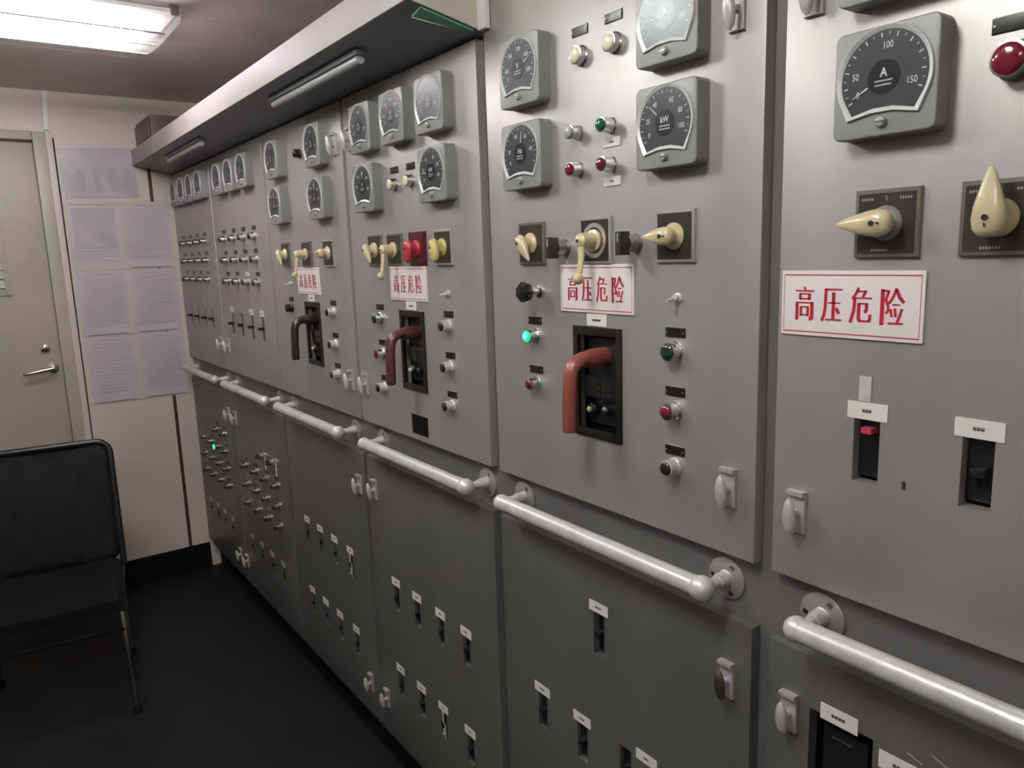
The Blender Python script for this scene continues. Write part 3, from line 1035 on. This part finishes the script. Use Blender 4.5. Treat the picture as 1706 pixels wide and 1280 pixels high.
# ---------------------------------------------------------------- push buttons and lamps
def name_plate(t, dx, dz, w=0.020, h=0.0075, m=NAMEP, white=False):
    mb = MB()
    mb.prism([(dx-w, dz-h), (dx+w, dz-h), (dx+w, dz+h), (dx-w, dz+h)], -0.0022, 0.0, m, 0.0007)
    if not white:
        mb.box(dx-w+0.001, dx+w-0.001, -0.0024, 0.0, dz+h, dz+h+0.0012, NAMEE)
        for s in (-1, 1):
            mb.lathe([(0.0014, 0.002), (0.0014, 0.0032)], dx+s*(w-0.003), dz, NAMEE, 8)
    else:
        for q in range(3):
            mb.box(dx-0.004+q*0.0032, dx-0.0014+q*0.0032, -0.0026, -0.0022, dz-0.0012, dz+0.0014, INK)
    mb.build('nameplate', m, t)


def make_button(lens, r=0.0125, dep=0.026, np_=(0.0, 0.0295), collar=CHROME, white=False, guard=False, nm='indicator_lamp', npm=NAMEP, core=None):
    t = thing(nm)
    MB().lathe([(r*1.22, 0), (r*1.22, 0.0035), (r*1.08, 0.0055), (r*1.04, dep*0.75), (r*1.10, dep*0.80), (r*1.10, dep*0.92), (r*0.92, dep*0.94)],
               0, 0, None, 24).build('collar', collar, t)
    c_ = MB().lathe([(r*0.93, dep*0.9), (r*0.93, dep), (r*0.85, dep*1.06), (r*0.55, dep*1.12), (r*0.1, dep*1.15)], 0, 0, None, 24)
    if core:
        c_.lathe([(r*0.55, dep*1.08), (r*0.50, dep*1.15), (r*0.25, dep*1.19), (0.0002, dep*1.2)], 0, 0, core, 18)
    c_.build('lens', lens, t)
    if np_:
        name_plate(t, np_[0], np_[1], white=white, m=STICK if white else npm)
    return t


GB = 'buttons and lamps on the near switchboard doors'
# second nearest cabinet
place('p5c', lambda: make_button(LCREAM, 0.0140, 0.018, (-0.004, 0.041)), -1.018, 1.943, 'round cream lamp left of two between the top meters, second nearest cabinet', 'lamp', GB)
place('p5c', None, -0.936, 1.945, 'round cream lamp right of two between the top meters, second nearest cabinet', 'lamp', GB)
place('p5g', lambda: make_button(LGREY, 0.0105, 0.026, None, CHROME, nm='push_button'), -1.028, 1.819, 'round grey push button above a red one, second nearest cabinet', 'button', GB)
place('p5gr', lambda: make_button(LGREEN, 0.0110, 0.028, (0.0, -0.026), CHROME, True, nm='push_button'), -0.946, 1.819, 'round green push button left of the kW meter, second nearest cabinet', 'button', GB)
place('p5r', lambda: make_button(LRED, 0.0110, 0.026, None, CHROME, nm='push_button'), -1.028, 1.757, 'round red push button below the grey one, second nearest cabinet', 'button', GB)
place('p5rr', lambda: make_button(LRED, 0.0110, 0.028, (0.0, -0.027), CHROME, True, nm='push_button'), -0.946, 1.757, 'round red push button below the green one, second nearest cabinet', 'button', GB)
place('lit', lambda: make_button(LIT, 0.0115, 0.024, (0.0, 0.0295), CHROME, core=LITC), -1.168, 1.456, 'lit green lamp below the black fluted knob', 'lamp', GB)
place('lr', lambda: make_button(LRED, 0.0105, 0.022, (0.0, 0.0275), CHROME), -1.168, 1.361, 'small red lamp below the lit green lamp', 'lamp', GB)
place('rdg', lambda: make_button(LDGREEN, 0.0130, 0.022, (0.0, 0.0295), CHROME, nm='push_button'), -0.806, 1.456, 'dark green push button, topmost in the right column, second nearest cabinet', 'button', GB)
place('rrd', lambda: make_button(LRED, 0.0120, 0.024, (0.0, 0.0305), CHROME, nm='push_button'), -0.806, 1.360, 'dark red push button, middle of right column, second nearest cabinet', 'button', GB)
place('rdk', lambda: make_button(LDARK, 0.0120, 0.024, (0.0, 0.0265), SILVER, nm='push_button'), -0.806, 1.267, 'dark capped push button, lowest in right column, second nearest cabinet', 'button', GB)
# nearest cabinet
place('p6r', lambda: make_button(LRED, 0.0165, 0.024, (-0.006, 0.038), DARKCH), -0.350, 1.794, 'large red lamp cut by the right edge, nearest cabinet', 'lamp', GB)
# third nearest cabinet
place('p4c', lambda: make_button(LCREAM, 0.0130, 0.018, (0.0, 0.034)), -1.722, 1.794, 'round cream lamp left of two in the lower meter row, third nearest cabinet', 'lamp', GB)
place('p4c', None, -1.638, 1.795, 'round cream lamp right of two in the lower meter row, third nearest cabinet', 'lamp', GB)
place('rdg', None, -1.849, 1.456, 'dark green button at left of the maroon breaker handle, third nearest cabinet', 'button', GB)
place('rrd', None, -1.847, 1.360, 'red button left of the maroon breaker handle, third nearest cabinet', 'button', GB)
place('rdk', None, -1.847, 1.267, 'dark capped button, lowest at left of the maroon breaker handle', 'button', GB)
for i, z in enumerate((1.456, 1.360, 1.267)):
    place('rdk', None, -1.495, z, 'dark capped button, %s of right column, third nearest cabinet' % ('topmost', 'middle', 'lowest')[i], 'button', GB)
# third farthest cabinet
place('p3k', lambda: make_button(LDARK, 0.0125, 0.022, (0.0, 0.0295), BLACK), -2.525, 1.457, 'dark lamp left of the brown breaker handle, third farthest cabinet', 'lamp', GB)
for i, z in enumerate((1.459, 1.361, 1.268)):
    place('rdk', None, -2.166, z, 'dark capped button, %s of right column, third farthest cabinet' % ('topmost', 'middle', 'lowest')[i], 'button', GB)
place('p3n', lambda: make_button(BLACK, 0.012, 0.020, None, BLACK, nm='push_button'), -2.345, 1.943, 'black knob between the two top meters, third farthest cabinet', 'knob', GB)

# far cabinets: button fields
GS = 'small buttons on the two farthest cabinets'
XS2 = (-3.253, -3.120, -2.990, -2.861)
XS1 = (-3.952, -3.822, -3.692, -3.563)
mk_s = lambda lens, npm=NAMEP, white=False: (lambda: make_button(lens, 0.0125, 0.024, (0.0, 0.031), CHROME, white, nm='push_button', npm=npm))
NG = mat('grey nameplate', (0.10, 0.10, 0.10), 0.3)
for r, z in enumerate((1.710, 1.625, 1.539)):
    for c, x in enumerate(XS2):
        key, lens, cw = 's_dark', LDARK, 'dark capped'
        if c == 3 and r in (0, 2):
            key, lens, cw = 's_dg', LDGREEN, 'dark green'
        if r == 2 and c == 2:
            key = 's_dark_w'
        place(key, mk_s(lens, NAMEP, key == 's_dark_w'), x, z,
              'small %s button, upper door %s row, %s from left, second farthest cabinet' % (cw, ('top', 'middle', 'bottom')[r], ORD[c]), 'button', GS)
for r, z in enumerate((1.712, 1.629, 1.543)):
    for c, x in enumerate(XS1):
        place('s_dark', mk_s(LDARK), x, z,
              'small dark capped button, upper door %s row, %s from left, farthest cabinet' % (('top', 'middle', 'bottom')[r], ORD[c]), 'button', GS)
for r, z in enumerate((0.746, 0.662, 0.578)):
    for c, x in enumerate(XS2):
        place('s_low' if r else 's_dark', mk_s(LDARK, NG), x, z,
              'small dark capped button, lower door %s row, %s from left, second farthest cabinet' % (('top', 'middle', 'bottom')[r], ORD[c]), 'button', GS)
    for c, x in enumerate(XS1):
        if r == 0 and c == 2:
            place('s_lit', lambda: make_button(LITS, 0.0125, 0.024, (0.0, 0.031), CHROME), x, z,
                  'small lit green lamp low on the farthest cabinet', 'lamp', GS)
            continue
        place('s_dark', mk_s(LDARK), x, z,
              'small dark capped button, lower door %s row, %s from left, farthest cabinet' % (('upper', 'middle', 'bottom')[r], ORD[c]), 'button', GS)
for c in (2, 3):
    place('s_dark', None, XS1[c], 0.830, 'small dark button above the lower door rows, %s, farthest cabinet' % ('left of two', 'right of two')[c-2], 'button', GS)


def make_tagkey():
    t = thing('key_switch')
    MB().lathe([(0.016, 0), (0.016, 0.004), (0.014, 0.006), (0.014, 0.020), (0.011, 0.024)], 0, 0, None, 22).build('collar', CHROME, t)
    MB().box(-0.003, 0.003, -0.038, -0.022, -0.010, 0.010, None, 0.001).build('key', DARKCH, t)
    MB().box(0.010, 0.022, -0.004, -0.0025, -0.058, 0.0, None).build('paper_tag', STICK, t)
    return t


place('key', make_tagkey, XS2[2], 0.842, 'chrome key switch with white tag, left of two, second farthest cabinet', 'switch', 'key switches with tags')
place('key', None, XS2[3], 0.843, 'chrome key switch with white tag, right of two, second farthest cabinet', 'switch', 'key switches with tags')


# ---------------------------------------------------------------- small breakers behind the door slots
def make_small(wd, ht, kind):
    t = thing('circuit_breaker')
    b = MB()
    b.box(-wd/2-0.012, wd/2+0.012, 0.026, 0.085, -ht/2-0.02, ht/2+0.02, None, 0.002)
    fl = wd < 0.0325 and ht != 0.092
    b.box(-wd/2+0.0006, wd/2-0.0006, 0.003 if wd < 0.0275 else (0.008 if fl else 0.014), 0.026, -ht/2+(0.001 if wd < 0.0275 else 0.006), ht/2-(0.001 if wd < 0.0275 else 0.004), None, 0.001)
    b.build('breaker_body', BREAK, t)
    tz = 0.0
    tm = BLACK
    if kind == 'card6':
        tz = 0.0
    MB().box(-wd*0.24, wd*0.24, 0.0 if kind == 'card6' else (-0.020 if ht >= 0.088 and wd < 0.028 else -0.006), 0.016, tz-0.006, tz+0.006, None, 0.0015).build('toggle', tm, t)
    if kind in ('card', 'card5', 'grey', 'torn', 'off', 'card6'):
        w_, h_ = {'card': (0.0245, 0.0115), 'grey': (0.022, 0.010), 'torn': (0.0245, 0.0105), 'card5': (0.026, 0.0105),
                  'off': (0.026, 0.0105), 'card6': (0.0260, 0.0110)}[kind]
        dz = ht/2+h_-0.002
        dx = 0.055 if kind == 'off' else 0.0
        if kind == 'card6':
            dz = ht/2+0.009
        lb = MB()
        mm = TAPE if kind == 'grey' else STICK
        lb.prism([(dx-w_, dz-h_), (dx+w_, dz-h_), (dx+w_, dz+h_), (dx-w_, dz+h_)], -0.0012, -0.0002, mm)
        n = {'card6': 3, 'card5': 4}.get(kind, 3)
        g = 0.0042
        for q in range(n):
            xx = dx-n*g/2+q*g
            lb.box(xx, xx+g*0.8, -0.0016, -0.0012, dz-0.0018, dz+0.0004, INK)
            lb.box(xx, xx+g*0.35, -0.0016, -0.0012, dz+0.0004, dz+0.0022, INK)
            lb.box(xx+g*0.5, xx+g*0.8, -0.0016, -0.0012, dz+0.0010, dz+0.0022, INK)
        lb.build('name_label', mm, t)
    if kind == 'tab':
        MB().box(-0.010, 0.006, -0.0012, -0.0002, ht/2-0.002, ht/2+0.028).build('name_label', TAPE, t)
    if kind == 'torn':
        tr = MB()
        tr.prism([(-0.003, 0.01), (0.005, 0.012), (0.006, ht/2), (-0.003, ht/2)], -0.004, -0.0025)
        tr.prism([(-0.012, -ht/2+0.004), (0.004, -ht/2+0.010), (0.010, -ht/2-0.004), (0.012, 0.0), (0.0, 0.014), (-0.003, -ht/2+0.018)], -0.003, -0.0018)
        tr.build('torn_tape', TAPE, t)['label'] = 'torn strip of tape'
    return t


for cab, up, x, zt, wd, ht, kind, i, where in SM:
    if cab == 5:
        lab = ('narrow breaker slot with white label, %s' %
               ('highest on the lower door, second nearest cabinet', 'leftmost below the highest slot, second nearest cabinet',
                'middle of the lower row, second nearest cabinet', 'label shifted to its right, second nearest cabinet')[i])
    elif cab == 6:
        lab = ('tall breaker slot with wide white label and pink toggle, nearest cabinet', 'tall breaker slot with wide white label at the right edge, nearest cabinet')[i]
    else:
        lab = 'narrow breaker slot, %s, %s from left, %s' % (where, ORD[i], CAB[cab])
    kd = kind
    key = ('sm', wd, ht, kind) + ((i,) if cab == 6 else ())
    o = place(key, lambda: make_small(wd, ht, kd), x, zt-ht/2, lab, 'breaker', 'small breakers in the door slots')
    if cab == 6 and i == 0:
        # this one has its toggle up, and it is pink
        for ch in list(o.children):
            if ch.name.startswith('toggle'):
                bpy.data.objects.remove(ch)
        tg = MB().box(-0.007, 0.007, -0.002, 0.020, 0.022, 0.030, None, 0.0012).build('toggle', PINK, o)
        tg['label'] = 'pink toggle'
# clear tab above the pink toggle's label, and the window breaker of the third nearest cabinet
o = MB().prism([(-0.008, -0.016), (0.008, -0.016), (0.008, 0.016), (-0.008, 0.016)], -0.0016, 0.0, None, 0.0004).build('tape_piece', TAPE)
o.location = (-0.493, DP, 1.435)
tag(o, 'small piece of clear tape above the label with the pink toggle', 'tape')
t = thing('inspection_window', (-1.6645, DP, 1.1895))
MB().box(-0.0435, 0.0435, 0.003, 0.05, -0.0255, 0.0255).build('window_back', BLACKM, t)
tag(t, 'small dark rectangular opening below the maroon breaker handle', 'opening')

# big breaker low on the nearest cabinet
t = thing('circuit_breaker', (-0.505, DP, 0.91))
MB().box(-0.07, 0.07, 0.030, 0.11, -0.09, 0.075, None, 0.004).box(-0.032, 0.034, 0.012, 0.030, -0.048, 0.034, BLACK, 0.003).build('breaker_body', BREAK, t)
MB().box(-0.018, 0.010, 0.010, 0.0122, 0.018, 0.0205).build('edge_strip', DARKCH, t)
lb = MB().prism([(-0.030, 0.0495), (0.025, 0.0495), (0.025, 0.0735), (-0.030, 0.0735)], -0.0014, -0.0002, STICK)
for q in range(4):
    lb.box(-0.013+q*0.0052, -0.009+q*0.0052, -0.0019, -0.0014, 0.059, 0.0635, INK)
lb.build('name_label', STICK, t)
tag(t, 'large black breaker opening at the bottom edge, nearest cabinet', 'breaker')
t = thing('circuit_breaker', (-0.420, DP, 0.905))
MB().box(-0.028, 0.028, 0.026, 0.09, -0.06, 0.055, None, 0.002).build('breaker_body', BREAK, t)
lb = MB().prism([(-0.030, 0.028), (0.030, 0.028), (0.030, 0.053), (-0.030, 0.053)], -0.0014, -0.0002, STICK)
for q in range(4):
    lb.box(-0.011+q*0.0052, -0.007+q*0.0052, -0.0019, -0.0014, 0.038, 0.0425, INK)
lb.build('name_label', STICK, t)
tag(t, 'white labelled breaker slot right of the large black opening, bottom edge', 'breaker')


# ---------------------------------------------------------------- main breakers with pistol handles
def make_main(hm, frame, label, sticker):
    t = thing('main_breaker')
    fr_ = MB()
    a, b, h0, h1 = 0.0625, 0.050, 0.1015, 0.086
    for (x0, x1, z0, z1) in ((-a, -b, -h0, h0), (b, a, -h0, h0), (-b, b, h1, h0), (-b, b, -h0, -h1)):
        fr_.box(x0, x1, -0.004, 0.004, z0, z1, None, 0.0012)
    fr_.build('breaker_frame', frame, t)
    bd = MB()
    bd.box(-0.057, 0.057, 0.034, 0.12, -0.097, 0.097)
    bd.box(-0.045, 0.045, 0.018, 0.034, -0.080, 0.080, None, 0.003)
    bd.box(-0.045, 0.045, 0.008, 0.018, -0.030, 0.010, None, 0.003)
    for r in range(3):
        for q in range(3):
            bd.box(-0.012+q*0.014, -0.003+q*0.014, 0.0068, 0.008, -0.004-r*0.010, 0.001-r*0.010, LDARK)
    bd.build('breaker_body', BREAK, t)
    MB().lathe([(0.011, -0.02), (0.011, -0.004), (0.008, 0.0)], -0.022, -0.050, BLACK, 18).lathe([(0.0055, -0.002), (0.005, 0.004), (0.002, 0.006)], -0.022, -0.050, LCREAM, 14).build('trip_button', BLACK, t)
    MB().lathe([(0.009, -0.02), (0.009, -0.002), (0.004, 0.002)], 0.014, -0.050, None, 16).build('reset_button', BLACK, t)
    hz = 0.047
    hd_ = MB()
    hd_.lathe([(0.017, -0.034), (0.0175, 0.002), (0.0165, 0.020), (0.0145, 0.030)], 0, hz, None, 24)
    path = [(0, -0.020, hz), (0, -0.036, hz+0.001), (0, -0.050, hz-0.003), (0, -0.060, hz-0.012), (0, -0.0645, hz-0.026),
            (0, -0.0665, hz-0.050), (0, -0.068, hz-0.085), (0, -0.069, hz-0.120), (0, -0.069, hz-0.125)]
    hd_.tube(path, [0.0150, 0.0150, 0.0148, 0.0145, 0.0140, 0.0138, 0.0138, 0.0138, 0.0120], None, 18, 0.85, up=(1, 0, 0))
    hd_.build('pistol_handle', hm, t, ang=60)
    MB().box(-0.026, 0.026, -0.0014, -0.0002, 0.1035, 0.125).box(-0.010, 0.010, -0.0019, -0.0014, 0.112, 0.1155, INK).build('name_label', STICK, t)
    return t


for k, hm, frm, lab in ((5, HANDR, BREAKFR, 'main breaker with salmon red pistol handle in a black frame'),
                        (4, HANDD, BREAKFR, 'main breaker with dark maroon pistol handle'),
                        (3, HANDB, BREAKFR, 'main breaker with dark brown pistol handle')):
    o = make_main(hm, frm, lab, True)
    o.location = (BIG[k], DP, 1.3815)
    tag(o, lab + ', ' + CAB[k], 'breaker', 'main breakers with pistol handles')

# ---------------------------------------------------------------- danger signs, hand drawn characters
STROKES = {
    # strokes on a 100 x 100 field: (points, width); horizontals thin, verticals thick
    'gao': [([(46, 100), (52, 91)], 6), ([(2, 88), (98, 88)], 4), ([(26, 79), (26, 62)], 8), ([(22, 79), (74, 79)], 4), ([(74, 80), (74, 62)], 9),
            ([(26, 64), (74, 64)], 4), ([(10, 52), (10, 0)], 10), ([(8, 52), (88, 52)], 4), ([(88, 53), (88, 4), (76, 4)], 11),
            ([(31, 39), (31, 12)], 8), ([(30, 39), (68, 39)], 4), ([(67, 40), (67, 12)], 8), ([(30, 15), (68, 15)], 4)],
    'ya': [([(14, 94), (98, 94)], 5), ([(19, 94), (17, 40), (12, 18), (2, 0)], 9), ([(30, 54), (90, 54)], 4), ([(57, 84), (57, 6)], 10),
           ([(20, 4), (98, 4)], 5), ([(72, 38), (84, 24)], 10)],
    'wei': [([(36, 100), (24, 82), (8, 68)], 7), ([(30, 90), (72, 90)], 5), ([(70, 91), (56, 74)], 7), ([(14, 71), (98, 71)], 4),
            ([(20, 71), (17, 34), (2, 0)], 9), ([(38, 55), (76, 55)], 4), ([(76, 56), (75, 34), (66, 32)], 9), ([(40, 55), (40, 12), (46, 5)], 10),
            ([(44, 5), (90, 5)], 6), ([(91, 4), (93, 24)], 8)],
    'xian': [([(7, 96), (7, -2)], 11), ([(6, 93), (34, 93)], 5), ([(34, 93), (22, 68), (34, 48), (33, 34), (22, 32)], 7),
             ([(66, 100), (54, 78), (36, 58)], 7), ([(67, 97), (80, 76), (99, 62)], 9), ([(52, 55), (84, 55)], 4), ([(44, 42), (50, 22)], 7),
             ([(62, 44), (67, 22)], 7), ([(93, 44), (82, 20), (74, 6)], 7), ([(36, 3), (99, 3)], 5)],
}


def stroke(mb, pts, w_, ox, oz, sx, sz, y, m):
    P = [Vector((ox+p[0]*sx, oz+p[1]*sz)) for p in pts]
    hw = w_*0.5*(sx+sz)/2
    for a, b in zip(P, P[1:]):
        d = (b-a)
        if d.length == 0:
            continue
        d.normalize()
        n = Vector((-d.y, d.x))*hw
        e = d*hw*0.25
        q = [a-e-n, b+e-n, b+e+n, a-e+n]
        mb.quad([(v.x, y, v.y) for v in q], m)
        y -= 0.00002


def make_sign():
    t = thing('danger_sign')
    MB().prism([(-0.0945, -0.0425), (0.0945, -0.0425), (0.0945, 0.0425), (-0.0945, 0.0425)], -0.003, 0.0, None, 0.0008).build('sign_board', SIGN, t)
    bd = MB()
    y = -0.0034
    for (x0, x1, z0, z1) in ((-0.0905, 0.0905, 0.0365, 0.0378), (-0.0905, 0.0905, -0.0378, -0.0365)):
        bd.quad([(x0, y, z0), (x1, y, z0), (x1, y, z1), (x0, y, z1)])
    for x0 in (-0.0905, 0.0899):
        bd.quad([(x0, y, -0.0378), (x0+0.0006, y, -0.0378), (x0+0.0006, y, 0.0378), (x0, y, 0.0378)])
    bd.build('sign_border', SIGNR, t)
    tx = MB()
    for i, k in enumerate(('gao', 'ya', 'wei', 'xian')):
        for pts, w_ in STROKES[k]:
            stroke(tx, pts, w_*1.25, -0.0735+i*0.0388, -0.0215, 0.00028, 0.00043, y-0.0001, None)
    tx.build('sign_lettering', SIGNR, t)
    return t


GSg = 'red on white danger signs'
place('sign', make_sign, -0.5205, 1.5395, 'large white sign with four red characters on the nearest cabinet', 'sign', GSg)
place('sign', None, -0.990, 1.5505, 'white sign with red characters behind the crank ball, second nearest cabinet', 'sign', GSg)
place('sign', None, -1.682, 1.5500, 'white sign with red characters on the third nearest cabinet', 'sign', GSg)
place('sign', None, -2.352, 1.5500, 'white sign with faint red characters on the third farthest cabinet', 'sign', GSg)

# ---------------------------------------------------------------- chair
t = thing('office_chair', (-3.12, 0.12, 0.0), math.radians(-7))
# local: +x towards the viewer (front), y across
hw = 0.235
st = MB()
rs = []
for k in range(9):
    a = k/8
    xx = -0.20 + 0.42*a
    zt = 0.455 + 0.012*math.sin(a*math.pi) - 0.02*max(0, a-0.8)*5*0.6
    zb = 0.400
    rs.append([(xx, -hw, zb), (xx, hw, zb), (xx, hw, zt-0.015), (xx, hw-0.02, zt), (xx, 0, zt-0.006), (xx, -hw+0.02, zt), (xx, -hw, zt-0.015)])
st.rings(rs)
st.build('seat', FABRIC, t)
# back: black tubular frame with stretched mesh
zb0, zb1 = 0.435, 0.925
loop = []
bw = 0.245
for (cy2, cz2, a0) in ((bw-0.05, zb1-0.05, 0), (-bw+0.05, zb1-0.05, 90)):
    for q in range(7):
        a = math.radians(a0+q*15)
        loop.append((cy2+0.05*math.cos(a), cz2+0.05*math.sin(a)))
full = [(bw, 0.42), (bw, 0.60)] + loop + [(-bw, 0.60), (-bw, 0.42)]


def bx_(z):
    return -0.20 - 0.10*(z-0.42) - 0.10*(z-0.42)**2


MB().tube([(bx_(p[1]), p[0], p[1]) for p in full], 0.012, None, 12, up=(1, 0, 0)).build('back_frame', CHFR, t)
bk = MB()
rows = []
nz = 12
for k in range(nz+1):
    z = zb0 + (zb1-zb0)*k/nz
    top = max(0, z-(zb1-0.05))
    half = bw - (0.05-math.sqrt(max(0, 0.05**2-top**2))) if top > 0 else bw
    low = max(0, (zb0+0.05)-z)
    half = half - low*0.8
    rows.append([(bx_(z)-0.02*math.cos(math.pi*i/20*1.0-math.pi/2)*0.0 - 0.022*math.sin(math.pi*i/10), -half+2*half*i/10, z) for i in range(11)])
for a, b in zip(rows, rows[1:]):
    for i in range(10):
        bk.quad([a[i], a[i+1], b[i+1], b[i]])
bmesh.ops.remove_doubles(bk.bm, verts=bk.bm.verts, dist=1e-5)
o = bk.build('back_mesh', MESHM, t)
md = o.modifiers.new('thickness', 'SOLIDIFY')
md.thickness = 0.003
for s in (-1, 1):
    MB().tube([(0.19, s*0.220, 0.405), (0.205, s*0.222, 0.385), (0.215, s*0.226, 0.20), (0.222, s*0.230, 0.010)], [0.011]*4, None, 12).build('leg', DARKCH, t)
    MB().tube([(-0.20, s*0.232, 0.425), (-0.225, s*0.232, 0.36), (-0.26, s*0.232, 0.010)], [0.011]*3, None, 12).build('leg', CHROME, t)
    MB().tube([(0.222, s*0.230, 0.0), (0.222, s*0.230, 0.035)], 0.015, None, 12).build('foot_cap', BLACK, t)
    MB().tube([(-0.262, s*0.232, 0.0), (-0.258, s*0.232, 0.035)], 0.015, None, 12).build('foot_cap', BLACK, t)
    MB().tube([(-0.205, s*0.236, 0.41), (0.19, s*0.222, 0.395)], 0.011, None, 12).build('side_rail', CHFR, t)
MB().tube([(0.215, -0.224, 0.33), (0.215, 0.224, 0.33)], 0.006, None, 10).build('front_stretcher', FABRIC, t)
tag(t, 'black chair with mesh back and chrome legs at lower left', 'chair')
